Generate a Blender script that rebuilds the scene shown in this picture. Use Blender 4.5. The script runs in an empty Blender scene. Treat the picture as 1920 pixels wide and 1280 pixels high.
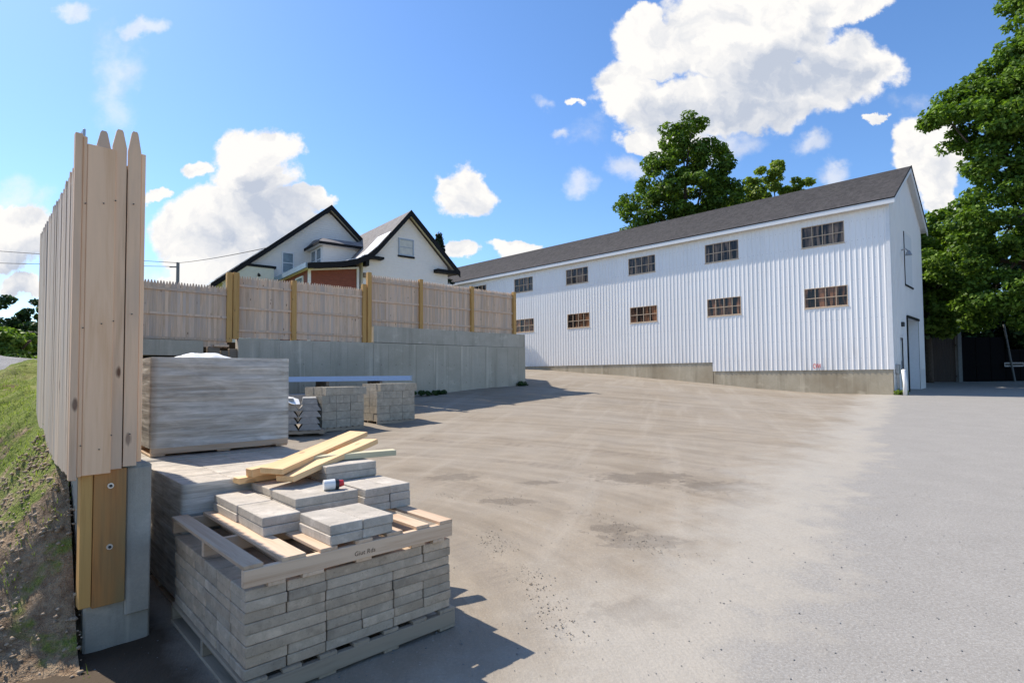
import bpy, bmesh, math, random
import numpy as np
from mathutils import Vector, Matrix, Euler
random.seed(7)
rng = np.random.default_rng(11)
R = math.radians
scene = bpy.context.scene
col = scene.collection

# ------------------------------------------------------------------ camera
EYE = 1.65
cam_data = bpy.data.cameras.new("camera")
cam = bpy.data.objects.new("camera", cam_data)
col.objects.link(cam)
cam.location = (0, 0, EYE)
cam.rotation_euler = (Matrix.Rotation(math.pi / 2 + 0.0366, 3, 'X') @ Matrix.Rotation(-0.0081, 3, 'Z')).to_euler()
cam_data.sensor_width = 36
cam_data.lens = 36 * 1040 / 1920
cam_data.shift_y = (664.2 - 640) / 1920
cam_data.clip_end = 2000
cam_data.clip_start = 0.05
scene.camera = cam
scene.render.resolution_x, scene.render.resolution_y = 1024, 682

# ------------------------------------------------------------------ view
scene.view_settings.view_transform = 'Standard'
scene.view_settings.look = 'None'
scene.view_settings.exposure = 0.50
scene.view_settings.gamma = 1
scene.view_settings.use_curve_mapping = False

# ------------------------------------------------------------------ sun
SUN_EL = 48.0
SUN_TO = Vector((0.838, -0.545, 0)).normalized()          # the way the light travels over the ground
sd = bpy.data.lights.new("sun", 'SUN')
sd.energy = 4.6
sd.angle = R(0.53)
sd.color = (1.0, 0.915, 0.80)
sun = bpy.data.objects.new("sun", sd)
col.objects.link(sun)
ldir = Vector((SUN_TO.x * math.cos(R(SUN_EL)), SUN_TO.y * math.cos(R(SUN_EL)), -math.sin(R(SUN_EL))))
sun.rotation_euler = ldir.to_track_quat('-Z', 'Y').to_euler()
sun.location = (-20, 20, 40)


# ------------------------------------------------------------------ node helper
class NT:
    def __init__(s, tree):
        s.t = tree; s.n = tree.nodes; s.l = tree.links

    def node(s, typ, **kw):
        nd = s.n.new(typ)
        for k, v in kw.items():
            setattr(nd, k, v)
        return nd

    def put(s, sock, v):
        if isinstance(v, bpy.types.NodeSocket):
            s.l.new(v, sock)
        elif v is not None:
            if sock.type == 'RGBA' and not hasattr(v, '__len__'):
                v = (v, v, v, 1)
            elif sock.type == 'RGBA' and len(v) == 3:
                v = (*v, 1)
            sock.default_value = v

    def math(s, op, a, b=None, c=None, clamp=False):
        nd = s.node('ShaderNodeMath', operation=op); nd.use_clamp = clamp
        s.put(nd.inputs[0], a); s.put(nd.inputs[1], b)
        if c is not None: s.put(nd.inputs[2], c)
        return nd.outputs[0]

    def vmath(s, op, a, b=None, sc=None):
        nd = s.node('ShaderNodeVectorMath', operation=op)
        s.put(nd.inputs[0], a)
        if b is not None: s.put(nd.inputs[1], b)
        if sc is not None: s.put(nd.inputs[3], sc)
        return nd.outputs[1] if op in ('LENGTH', 'DOT_PRODUCT', 'DISTANCE') else nd.outputs[0]

    def mapr(s, v, a, b, c=0.0, d=1.0, smooth=False):
        nd = s.node('ShaderNodeMapRange'); nd.clamp = True
        if smooth: nd.interpolation_type = 'SMOOTHSTEP'
        s.put(nd.inputs[0], v)
        for i, x in enumerate((a, b, c, d)): s.put(nd.inputs[i + 1], x)
        return nd.outputs[0]

    def mix(s, f, a, b, blend='MIX'):
        nd = s.node('ShaderNodeMix', data_type='RGBA'); nd.blend_type = blend
        s.put(nd.inputs[0], f); s.put(nd.inputs[6], a); s.put(nd.inputs[7], b)
        return nd.outputs[2]

    def noise(s, vec, scale=1, detail=4, rough=0.5, dist=0.0, out=0):
        nd = s.node('ShaderNodeTexNoise')
        s.put(nd.inputs['Vector'], vec); nd.inputs['Scale'].default_value = scale
        nd.inputs['Detail'].default_value = detail; nd.inputs['Roughness'].default_value = rough
        nd.inputs['Distortion'].default_value = dist
        return nd.outputs[out]

    def voro(s, vec, scale=1, feature='F1', rnd=1.0, out=0):
        nd = s.node('ShaderNodeTexVoronoi', feature=feature)
        s.put(nd.inputs['Vector'], vec); nd.inputs['Scale'].default_value = scale
        nd.inputs['Randomness'].default_value = rnd
        return nd.outputs[out]

    def mapping(s, vec, scale=(1, 1, 1), loc=(0, 0, 0), rot=(0, 0, 0)):
        nd = s.node('ShaderNodeMapping')
        s.put(nd.inputs[0], vec); s.put(nd.inputs[1], loc); s.put(nd.inputs[2], rot); s.put(nd.inputs[3], scale)
        return nd.outputs[0]

    def ramp(s, v, stops):
        nd = s.node('ShaderNodeValToRGB')
        cr = nd.color_ramp
        while len(cr.elements) < len(stops): cr.elements.new(0.5)
        for e, (p, c) in zip(cr.elements, stops):
            e.position = p; e.color = (*c, 1) if len(c) == 3 else c
        s.put(nd.inputs[0], v)
        return nd.outputs[0]

    def bump(s, h, strength=0.3, dist=0.01, normal=None):
        nd = s.node('ShaderNodeBump')
        nd.inputs['Strength'].default_value = strength; nd.inputs['Distance'].default_value = dist
        s.put(nd.inputs['Height'], h)
        if normal is not None: s.put(nd.inputs['Normal'], normal)
        return nd.outputs[0]

    def sep(s, v):
        nd = s.node('ShaderNodeSeparateXYZ'); s.put(nd.inputs[0], v); return nd.outputs

    def comb(s, x=0., y=0., z=0.):
        nd = s.node('ShaderNodeCombineXYZ')
        s.put(nd.inputs[0], x); s.put(nd.inputs[1], y); s.put(nd.inputs[2], z)
        return nd.outputs[0]


# ------------------------------------------------------------------ world: daylight sky with cumulus clouds
world = bpy.data.worlds.new("World")
scene.world = world
world.use_nodes = True
W = NT(world.node_tree)
for nd in list(W.n): W.n.remove(nd)
sky = W.node('ShaderNodeTexSky', sky_type='NISHITA')
sky.sun_disc = False
sky.sun_elevation = R(SUN_EL)
sky.sun_rotation = math.atan2(-SUN_TO.x, -SUN_TO.y)
sky.altitude = 200; sky.air_density = 1.0; sky.dust_density = 0.4; sky.ozone_density = 2.2
tc = W.node('ShaderNodeTexCoord')
dirv = tc.outputs['Generated']
dx, dy, dz = W.sep(dirv)
front = W.math('GREATER_THAN', dy, 0.12)
dys = W.math('MAXIMUM', dy, 0.12)
u_ = W.math('DIVIDE', dx, dys)
v_ = W.math('DIVIDE', dz, dys)
uvv = W.comb(u_, v_, 0.0)
n1 = W.noise(uvv, 5.0, 7, 0.60, 0.0, 1)
n2 = W.noise(W.vmath('ADD', uvv, (7.3, 2.1, 0)), 17.0, 6, 0.62)
warp = W.vmath('SUBTRACT', n1, (0.5, 0.5, 0.5))
uvw = W.vmath('ADD', uvv, W.vmath('MULTIPLY', warp, (0.20, 0.17, 0.0)))


def px2uv(x, y):       # heading of a point of sky: (sideways, upward) slope from the eye
    M = Matrix.Rotation(math.pi / 2 + 0.0366, 3, 'X') @ Matrix.Rotation(-0.0081, 3, 'Z')
    d = M @ Vector(((x - 960) / 1040, -(y - 664.2) / 1040, -1))
    return d.x / d.y, d.z / d.y


def ellipse_field(items):
    acc = None
    for (x, y, rx, ry, s) in items:
        cx, cy = px2uv(x, y)
        q = W.vmath('MULTIPLY', W.vmath('SUBTRACT', uvw, (cx, cy, 0)), (1040.0 / rx, 1040.0 / ry, 0))
        m = W.math('MULTIPLY', W.math('SUBTRACT', 1.0, W.vmath('LENGTH', q)), s)
        acc = m if acc is None else W.math('MAXIMUM', acc, m)
    return acc


cum = [(1400, 60, 190, 125, 1.0), (1250, 75, 125, 70, 1.0), (1180, 165, 92, 78, 1.0), (1270, 190, 140, 70, 1.0),
       (1440, 185, 200, 80, 1.0), (1590, 130, 115, 95, 1.0), (1250, 255, 105, 34, 1.0), (1520, -10, 190, 62, 1.0), (1225, 30, 50, 45, 1.0), (1620, 10, 90, 30, .8),
       (480, 283, 82, 66, 1.0), (490, 350, 92, 80, 1.0), (385, 425, 110, 80, 1.0), (520, 430, 105, 95, 1.0), (380, 315, 45, 30, .9),
       (440, 480, 150, 55, 1.0), (350, 520, 60, 30, 1.0), (596, 375, 34, 34, .9),
       (868, 360, 78, 58, 1.0), (1752, 290, 80, 95, 1.0), (1760, 360, 55, 70, 1.0),
       (20, 450, 95, 70, 1.0), (50, 530, 60, 30, .9), (-60, 400, 90, 60, 1.0),
       (965, 476, 70, 24, .9), (862, 478, 32, 26, .8), (1648, 236, 20, 15, .8), (1068, 178, 20, 13, .7), (1650, 8, 50, 24, .8),
       (300, 356, 30, 14, .7)]
f_cum = ellipse_field(cum)
wis = [(268, 66, 52, 26, 1.1), (165, 8, 40, 24, 1.0), (1172, 312, 50, 34, .9), (1520, 282, 55, 26, .9), (1048, 238, 26, 16, .8), (1075, 335, 46, 30, .8), (1550, 335, 50, 26, .8), (1335, 262, 130, 40, 1.0),
       (210, 160, 60, 150, .55), (30, 380, 70, 60, .7), (330, 515, 110, 40, .9), (1100, 240, 60, 40, .4), (640, 480, 60, 30, .6), (1016, 188, 20, 14, .5), (1700, 210, 40, 30, .4)]
f_wis = ellipse_field(wis)
# billows beyond the picture: the same kind of scattered cumulus all round
gen = W.noise(W.vmath('MULTIPLY', dirv, (1, 1, 1.7)), 3.1, 7, 0.55)
inside = W.math('MULTIPLY', front, W.math('MULTIPLY', W.mapr(W.math('ABSOLUTE', u_), 0.95, 1.15, 1, 0), W.mapr(v_, 0.72, 0.9, 1, 0)))
f_gen = W.math('MULTIPLY', W.mapr(gen, 0.56, 0.64), W.math('SUBTRACT', 1.0, inside))
det = W.math('MULTIPLY', W.math('SUBTRACT', n2, 0.5), 0.46)
c_cum = W.mapr(W.math('ADD', f_cum, det), 0.05, 0.26, smooth=True)
c_wis = W.math('MULTIPLY', W.mapr(W.math('ADD', f_wis, W.math('MULTIPLY', det, 1.9)), 0.02, 0.75, smooth=True), 0.62)
mask_in = W.math('MULTIPLY', front, W.math('MAXIMUM', c_cum, c_wis))
m_all = W.math('MAXIMUM', mask_in, W.math('MULTIPLY', f_gen, W.mapr(dz, 0.0, 0.1)))
# thickness of the cloud decides how grey its belly is
grey = [(1440, 150, 210, 85, 1.0), (1300, 200, 110, 55, 1.0), (1560, 150, 110, 80, .9), (1430, 215, 180, 45, 1.0), (530, 430, 110, 85, .9), (440, 470, 120, 55, .7), (505, 345, 60, 45, .6),
        (885, 385, 55, 26, .6), (1770, 350, 50, 60, .5), (30, 500, 90, 50, .7), (1500, 60, 120, 60, .5)]
f_grey = ellipse_field(grey)
belly = W.mapr(W.math('ADD', f_grey, W.math('MULTIPLY', W.math('SUBTRACT', W.noise(uvw, 6.0, 6, 0.6), 0.5), 0.9)), -0.25, 0.75, smooth=True)
shade_f = W.math('MULTIPLY', belly, 1.0)
# billow relief: density here against density a little towards the sun
nb0 = W.noise(uvw, 9.0, 5, 0.55); nb1 = W.noise(W.vmath('ADD', uvw, (-0.022, 0.026, 0)), 9.0, 5, 0.55)
relief = W.math('MULTIPLY', W.math('SUBTRACT', nb1, nb0), 3.0)
shade_f = W.math('ADD', W.math('MULTIPLY', shade_f, 0.85), relief, clamp=True)
ccol = W.mix(shade_f, (7.2, 7.05, 6.85), (3.9, 4.3, 5.1))
# the blue itself, a little richer aloft, paler by the horizon and to the left as in the view
hs = W.node('ShaderNodeHueSaturation'); hs.inputs['Saturation'].default_value = 1.10; hs.inputs['Value'].default_value = 1.0
W.put(hs.inputs['Color'], sky.outputs[0])
skyc = W.mix(1.0, hs.outputs[0], (1.10, 1.27, 1.46), "MULTIPLY")
final = W.mix(m_all, skyc, ccol)
bg = W.node('ShaderNodeBackground'); bg.inputs['Strength'].default_value = 0.10
W.put(bg.inputs['Color'], final)
wo = W.node('ShaderNodeOutputWorld')
W.l.new(bg.outputs[0], wo.inputs[0])
world.cycles.sampling_method = 'MANUAL'
world.cycles.sample_map_resolution = 512


# ------------------------------------------------------------------ materials
def new_mat(name):
    m = bpy.data.materials.new(name); m.use_nodes = True
    t = NT(m.node_tree)
    b = m.node_tree.nodes['Principled BSDF']
    return m, t, b


def objvec(t, jitter=True):
    o = t.node('ShaderNodeTexCoord').outputs['Object']
    if jitter:
        r = t.node('ShaderNodeObjectInfo').outputs['Random']
        o = t.vmath('ADD', o, t.comb(t.math('MULTIPLY', r, 37.0), t.math('MULTIPLY', r, 91.0), t.math('MULTIPLY', r, 53.0)))
    return o


def wpos(t):
    return t.node('ShaderNodeNewGeometry').outputs['Position']


def wood(name, light, dark, knot=(0.16, 0.07, 0.03), grain=1.0, knots=0.5, var=0.25, rough=0.7, grey=None, axis=0, coat=0):
    """grain runs along local X"""
    m, t, b = new_mat(name)
    o = objvec(t)
    sc = [14 * grain] * 3; sc[axis] = 0.9 * grain
    sc2 = [70] * 3; sc2[axis] = 3
    g1 = t.noise(t.mapping(o, sc), 1.0, 4, 0.6, 1.2)
    g2 = t.noise(t.mapping(o, sc2), 1.0, 3, 0.6)
    g = t.math('ADD', t.math('MULTIPLY', g1, 0.7), t.math('MULTIPLY', g2, 0.3))
    c = t.ramp(g, [(0.3, dark), (0.52, light), (0.75, tuple(x * 1.08 for x in light))])
    ks = [6.5] * 3; ks[axis] = 2.8
    kv = t.voro(t.mapping(o, ks), 1.0)
    km = t.mapr(t.math('ADD', kv, t.math('MULTIPLY', t.math('SUBTRACT', g2, 0.5), 0.1)), 0.07, 0.13, knots, 0.0)
    c = t.mix(km, c, knot)
    if grey:
        gm = t.mapr(t.noise(t.mapping(o, [3 if i != axis else 0.6 for i in range(3)]), 1.0, 4, 0.6), 0.42, 0.66)
        c = t.mix(gm, c, grey)
    rnd = t.node('ShaderNodeObjectInfo').outputs['Random']
    k = t.math('ADD', 1 - var * 0.5, t.math('MULTIPLY', t.math('FRACT', t.math('MULTIPLY', rnd, 7.31)), var))
    c = t.mix(1.0, c, t.comb(k, k, k), 'MULTIPLY')
    t.put(b.inputs['Base Color'], c)
    b.inputs['Roughness'].default_value = rough
    t.put(b.inputs['Normal'], t.bump(g, 0.35, 0.003))
    return m


def concrete(name, base, stain, scale=1.0, streak=True, var=0.0, bumps=0.4, jitter=False, rough=0.9, lines=None):
    m, t, b = new_mat(name)
    o = objvec(t, jitter)
    a = t.noise(o, 1.1 * scale, 5, 0.6)
    f = t.noise(o, 38 * scale, 4, 0.7)
    pit = t.voro(o, 60 * scale)
    c = t.mix(t.mapr(a, 0.35, 0.68), base, stain)
    c = t.mix(t.mapr(f, 0.3, 0.75, 0.0, 0.55), c, tuple(x * 0.62 for x in base))
    if streak:
        s_ = t.noise(t.mapping(o, (2.6 * scale, 2.6 * scale, 0.18 * scale)), 1.0, 5, 0.65)
        c = t.mix(t.mapr(s_, 0.52, 0.70, 0, 0.55), c, tuple(x * 0.52 for x in stain))
        s2 = t.noise(t.mapping(o, (5 * scale, 5 * scale, 0.3 * scale), (3, 1, 2)), 1.0, 3, 0.6)
        c = t.mix(t.mapr(s2, 0.58, 0.74, 0, 0.4), c, tuple(min(1, x * 1.5) for x in base))
        blot = t.noise(t.mapping(o, (1, 1, 1.6), (9, 4, 5)), 2.2 * scale, 4, 0.6)
        c = t.mix(t.mapr(blot, 0.6, 0.72, 0, 0.35), c, tuple(min(1, x * 1.35) for x in base))
    if jitter:
        mo = t.noise(o, 7, 5, 0.7)
        c = t.mix(t.mapr(mo, 0.52, 0.68, 0, 0.5), c, tuple(min(1, x * 1.4) for x in base))
        c = t.mix(t.mapr(mo, 0.46, 0.34, 0, 0.55), c, tuple(x * 0.6 for x in stain))
        sp = t.voro(o, 42)
        c = t.mix(t.mapr(sp, 0.16, 0.06, 0, 0.6), c, tuple(x * 0.4 for x in stain))
    if var:
        rnd = t.node('ShaderNodeObjectInfo').outputs['Random']
        k = t.math('ADD', 1 - var * 0.5, t.math('MULTIPLY', t.math('FRACT', t.math('MULTIPLY', rnd, 5.77)), var))
        hue = t.math('MULTIPLY', t.math('FRACT', t.math('MULTIPLY', rnd, 17.3)), var * 0.3)
        c = t.mix(1.0, c, t.comb(t.math('ADD', k, hue), k, t.math('SUBTRACT', k, hue)), 'MULTIPLY')
    t.put(b.inputs['Base Color'], c)
    b.inputs['Roughness'].default_value = rough
    h = t.math('ADD', f, t.math('MULTIPLY', pit, 0.4))
    if jitter: h = t.math('ADD', h, t.math('MULTIPLY', t.noise(o, 14, 4, 0.7), 1.6))
    t.put(b.inputs['Normal'], t.bump(h, bumps, 0.008 if jitter else 0.006))
    return m


def plain(name, colr, rough=0.6, metal=0.0, nz=0.12, nscale=6.0, bump=0.0, spec=None):
    m, t, b = new_mat(name)
    o = objvec(t)
    n = t.noise(o, nscale, 5, 0.6)
    c = t.mix(t.mapr(n, 0.3, 0.7), tuple(x * (1 - nz) for x in colr), tuple(min(1, x * (1 + nz)) for x in colr))
    t.put(b.inputs['Base Color'], c)
    b.inputs['Roughness'].default_value = rough
    b.inputs['Metallic'].default_value = metal
    if spec is not None: b.inputs['Specular IOR Level'].default_value = spec
    if bump: t.put(b.inputs['Normal'], t.bump(n, bump, 0.01))
    return m


M = {}
M['picket'] = wood('picket_wood', (0.72, 0.50, 0.33), (0.48, 0.31, 0.19), knots=0.9, var=0.28, grey=(0.55, 0.43, 0.34), axis=2)
M['picket_grey'] = wood('grey_picket_wood', (0.60, 0.46, 0.33), (0.40, 0.30, 0.21), knots=0.8, var=0.25, grey=(0.50, 0.42, 0.34), axis=2)
M['cap'] = wood('cap_board_wood', (0.93, 0.61, 0.37), (0.78, 0.46, 0.24), knots=0.9, var=0.14, axis=2, grain=0.6)
M['cap_pale'] = wood('pale_cap_wood', (0.86, 0.57, 0.35), (0.62, 0.38, 0.21), knots=1.0, var=0.1, axis=2, grain=0.7, grey=(0.60, 0.44, 0.31))
M['treated'] = wood('treated_post_wood', (0.58, 0.33, 0.10), (0.44, 0.22, 0.06), knots=0.7, var=0.2, axis=2)
M['treated_plank'] = wood('treated_plank_wood', (0.48, 0.215, 0.06), (0.28, 0.125, 0.04), knots=0.3, var=0.1, axis=2, grey=(0.26, 0.19, 0.08), grain=0.6)
M['pallet'] = wood('pallet_wood', (0.60, 0.44, 0.30), (0.44, 0.28, 0.17), knots=0.6, var=0.35)
M['pallet_old'] = wood('weathered_pallet_wood', (0.36, 0.29, 0.21), (0.22, 0.17, 0.12), knots=0.4, var=0.2)
M['lumber'] = wood('lumber_wood', (0.80, 0.53, 0.27), (0.66, 0.40, 0.17), knots=0.5, var=0.2, grain=0.7)
M['lumber_green'] = wood('greenish_lumber_wood', (0.58, 0.54, 0.36), (0.48, 0.44, 0.28), knots=0.3, var=0.1)
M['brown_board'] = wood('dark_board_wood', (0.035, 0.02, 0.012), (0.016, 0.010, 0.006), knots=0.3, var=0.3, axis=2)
M['old_timber'] = wood('old_timber_wood', (0.22, 0.17, 0.12), (0.10, 0.08, 0.06), knots=0.3, var=0.2)
M['wall_concrete'] = concrete('retaining_wall_concrete', (0.56, 0.495, 0.385), (0.43, 0.38, 0.285), 0.8)
M['wall_concrete_pale'] = concrete('wall_cap_concrete', (0.58, 0.515, 0.41), (0.42, 0.37, 0.28), 1.1)
M['base_concrete'] = concrete('barn_base_concrete', (0.56, 0.49, 0.36), (0.36, 0.29, 0.19), 0.5)
M['end_concrete'] = concrete('wall_end_concrete', (0.47, 0.435, 0.36), (0.33, 0.305, 0.25), 2.0)
M['paver'] = concrete('paver_concrete', (0.53, 0.44, 0.335), (0.41, 0.335, 0.25), 3.0, streak=False, var=0.30, jitter=True)
M['slab'] = concrete('slab_concrete', (0.55, 0.50, 0.43), (0.46, 0.42, 0.355), 3.0, streak=False, var=0.12, jitter=True)
M['block'] = concrete('block_concrete', (0.45, 0.41, 0.33), (0.38, 0.345, 0.28), 2.0, streak=False, var=0.14, jitter=True)
M['curb'] = concrete('curb_concrete', (0.40, 0.40, 0.385), (0.33, 0.33, 0.32), 2.0, streak=False, var=0.12, jitter=True)
M['black_trim'] = plain('black_trim_paint', (0.008, 0.008, 0.009), 0.6, spec=.2)
M['white_paint'] = plain('white_trim_paint', (0.74, 0.75, 0.75), 0.5, nz=0.04)
M['house_wall'] = plain('white_clapboard_paint', (0.80, 0.77, 0.72), 0.6, nz=0.03)
M['soffit'] = plain('soffit_paint', (0.66, 0.64, 0.52), 0.6, nz=0.04)
M['red_wall'] = plain('brick_red_boards', (0.22, 0.062, 0.034), 0.7, nz=0.15)
M['white_metal'] = plain('white_snow_strip_metal', (0.80, 0.80, 0.80), 0.35, nz=0.03)
M['dark'] = plain('dark_void', (0.01, 0.01, 0.01), 0.9)
M['dark_box'] = plain('dark_enamel', (0.02, 0.022, 0.025), 0.45)
M['grey_metal'] = plain('grey_galvanised_metal', (0.35, 0.36, 0.37), 0.4, metal=0.7)
M['steel'] = plain('bolt_steel', (0.62, 0.60, 0.56), 0.35, metal=0.8)
M['wire'] = plain('wire_black', (0.02, 0.02, 0.022), 0.6)
M['pole'] = plain('pole_wood_grey', (0.16, 0.17, 0.17), 0.8)
M['red_plastic'] = plain('red_plastic', (0.55, 0.02, 0.03), 0.4)
M['white_plastic'] = plain('white_plastic', (0.78, 0.78, 0.76), 0.4, nz=0.03)
M['bag_plastic'] = plain('white_sheet_plastic', (0.82, 0.82, 0.80), 0.35, nz=0.04, bump=0.3)
M['gate'] = plain('dark_gate_paint', (0.006, 0.006, 0.007), 0.9, spec=.1)
M['blue_sheet'] = plain('blue_grey_siding_metal', (0.36, 0.50, 0.74), 0.35, nz=0.06)
M['ink'] = plain('stamped_ink', (0.09, 0.05, 0.03), 0.8)
M['red_ink'] = plain('red_spray_paint', (0.62, 0.05, 0.06), 0.6)
M['flower'] = plain('orange_petals', (0.75, 0.36, 0.04), 0.7)


def mat_siding():
    m, t, b = new_mat('white_ribbed_siding_paint')
    o = wpos(t)
    n = t.noise(t.mapping(o, (1.5, 1.5, 0.25)), 1.0, 5, 0.6)
    c = t.mix(t.mapr(n, 0.35, 0.7), (0.90, 0.885, 0.86), (0.85, 0.84, 0.82))
    rnd = t.node('ShaderNodeObjectInfo').outputs['Random']
    c = t.mix(t.math('MULTIPLY', rnd, 0.10), c, (0.60, 0.59, 0.57))
    sx, sy, sz = t.sep(o)
    al = t.math('SUBTRACT', t.math('MULTIPLY', sy, 0.7074), t.math('MULTIPLY', sx, 0.7068))
    fr = t.math('FRACT', t.math('DIVIDE', al, 0.2290))
    rowz = t.math('ABSOLUTE', t.math('SUBTRACT', t.math('FRACT', t.math('DIVIDE', sz, 0.92)), 0.5))
    scr = t.math('MULTIPLY', t.math('LESS_THAN', rowz, 0.014), t.math('LESS_THAN', t.math('ABSOLUTE', t.math('SUBTRACT', fr, 0.5)), 0.06))
    c = t.mix(t.math('MULTIPLY', scr, 0.6), c, (0.25, 0.22, 0.19))
    z = t.sep(o)[2]
    low = t.math('MULTIPLY', t.mapr(z, 1.7, 3.1, 1, 0), t.mapr(t.noise(t.mapping(o, (6, 6, 0.7)), 1.0, 3, 0.6), 0.45, 0.7, 0, 0.4))
    c = t.mix(low, c, (0.48, 0.42, 0.32))
    rust = t.math('MULTIPLY', t.mapr(t.noise(t.mapping(o, (9, 9, 0.5), (3, 7, 1)), 1.0, 4, 0.6), 0.62, 0.72, 0, 0.28), t.mapr(n, 0.45, 0.6))
    c = t.mix(rust, c, (0.52, 0.40, 0.27))
    t.put(b.inputs['Base Color'], c)
    b.inputs['Roughness'].default_value = 0.32
    return m


def mat_shingle(name, a, b_, scale=1.0):
    m, t, b = new_mat(name)
    o = t.node('ShaderNodeTexCoord').outputs['Object']
    cell = t.voro(t.mapping(o, (3.2 * scale, 7.0 * scale, 7.0 * scale)), 1.0, out=1)
    n = t.noise(o, 1.2, 5, 0.6)
    f = t.noise(o, 60, 2, 0.6)
    k = t.math('ADD', t.math('MULTIPLY', t.sep(cell)[0], 0.5), t.math('MULTIPLY', n, 0.5))
    c = t.mix(t.mapr(k, 0.2, 0.8), a, b_)
    c = t.mix(t.mapr(f, 0.3, 0.7, 0, 0.3), c, tuple(x * 0.6 for x in a))
    t.put(b.inputs['Base Color'], c)
    b.inputs['Roughness'].default_value = 0.92
    t.put(b.inputs['Normal'], t.bump(f, 0.4, 0.01))
    return m


def mat_glass(name, tint, striped=True):
    m, t, b = new_mat(name)
    o = wpos(t)
    n = t.noise(t.mapping(o, (5.5, 5.5, 0.5)), 1.0, 3, 0.6)
    n2 = t.noise(o, 1.3, 2, 0.5)
    c = t.mix(t.mapr(n, 0.44, 0.58), (0.012, 0.010, 0.009), tint if striped else (0.02, 0.02, 0.02))
    c = t.mix(t.mapr(n2, 0.45, 0.6, 0, 0.6), c, (0.02, 0.016, 0.014))
    t.put(b.inputs['Base Color'], c)
    b.inputs['Roughness'].default_value = 0.12
    b.inputs['Specular IOR Level'].default_value = 0.35
    return m


def mat_film():
    m, t, b = new_mat('stretch_wrap_film')
    o = t.node('ShaderNodeTexCoord').outputs['Object']
    w1 = t.noise(t.mapping(o, (1.2, 1.2, 26)), 1.0, 6, 0.65, 0.8)
    w2 = t.noise(t.mapping(o, (2.5, 2.5, 9), (2, 3, 1), (0, 0.25, 0)), 1.0, 5, 0.6, 1.0)
    w = t.math('ADD', t.math('MULTIPLY', w1, 0.6), t.math('MULTIPLY', w2, 0.4))
    c = t.mix(t.mapr(w, 0.36, 0.62), (0.50, 0.47, 0.41), (0.74, 0.71, 0.65))
    t.put(b.inputs['Base Color'], c)
    b.inputs['Roughness'].default_value = 0.3
    t.put(b.inputs['Alpha'], t.mapr(w, 0.38, 0.60, 0.5, 0.93))
    t.put(b.inputs['Normal'], t.bump(w, 0.8, 0.012))
    return m


def mat_foliage(name, dark, light, trans=0.35):
    m, t, b = new_mat(name)
    o = wpos(t)
    n = t.noise(o, 0.7, 3, 0.6)
    rnd = t.node('ShaderNodeNewGeometry').outputs['Random Per Island']
    k = t.math('ADD', t.math('MULTIPLY', n, 0.6), t.math('MULTIPLY', rnd, 0.45))
    c = t.mix(t.mapr(k, 0.3, 0.78), dark, light)
    t.put(b.inputs['Base Color'], c)
    b.inputs['Roughness'].default_value = 0.55
    b.inputs['Specular IOR Level'].default_value = 0.25
    tr = t.node('ShaderNodeBsdfTranslucent'); t.put(tr.inputs[0], t.mix(1.0, c, (1.25, 1.35, 0.55), 'MULTIPLY'))
    ms = t.node('ShaderNodeMixShader'); ms.inputs[0].default_value = trans
    t.l.new(b.outputs[0], ms.inputs[1]); t.l.new(tr.outputs[0], ms.inputs[2])
    out = [x for x in t.n if x.type == 'OUTPUT_MATERIAL'][0]
    t.l.new(ms.outputs[0], out.inputs[0])
    return m


def line_dist(t, x, y, p, q):      # signed distance to the line p-q, positive on its right-hand side
    dx_, dy_ = q[0] - p[0], q[1] - p[1]; L = math.hypot(dx_, dy_)
    nx, ny = dy_ / L, -dx_ / L
    return t.math('ADD', t.math('ADD', t.math('MULTIPLY', x, nx), t.math('MULTIPLY', y, ny)), -(p[0] * nx + p[1] * ny))


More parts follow.
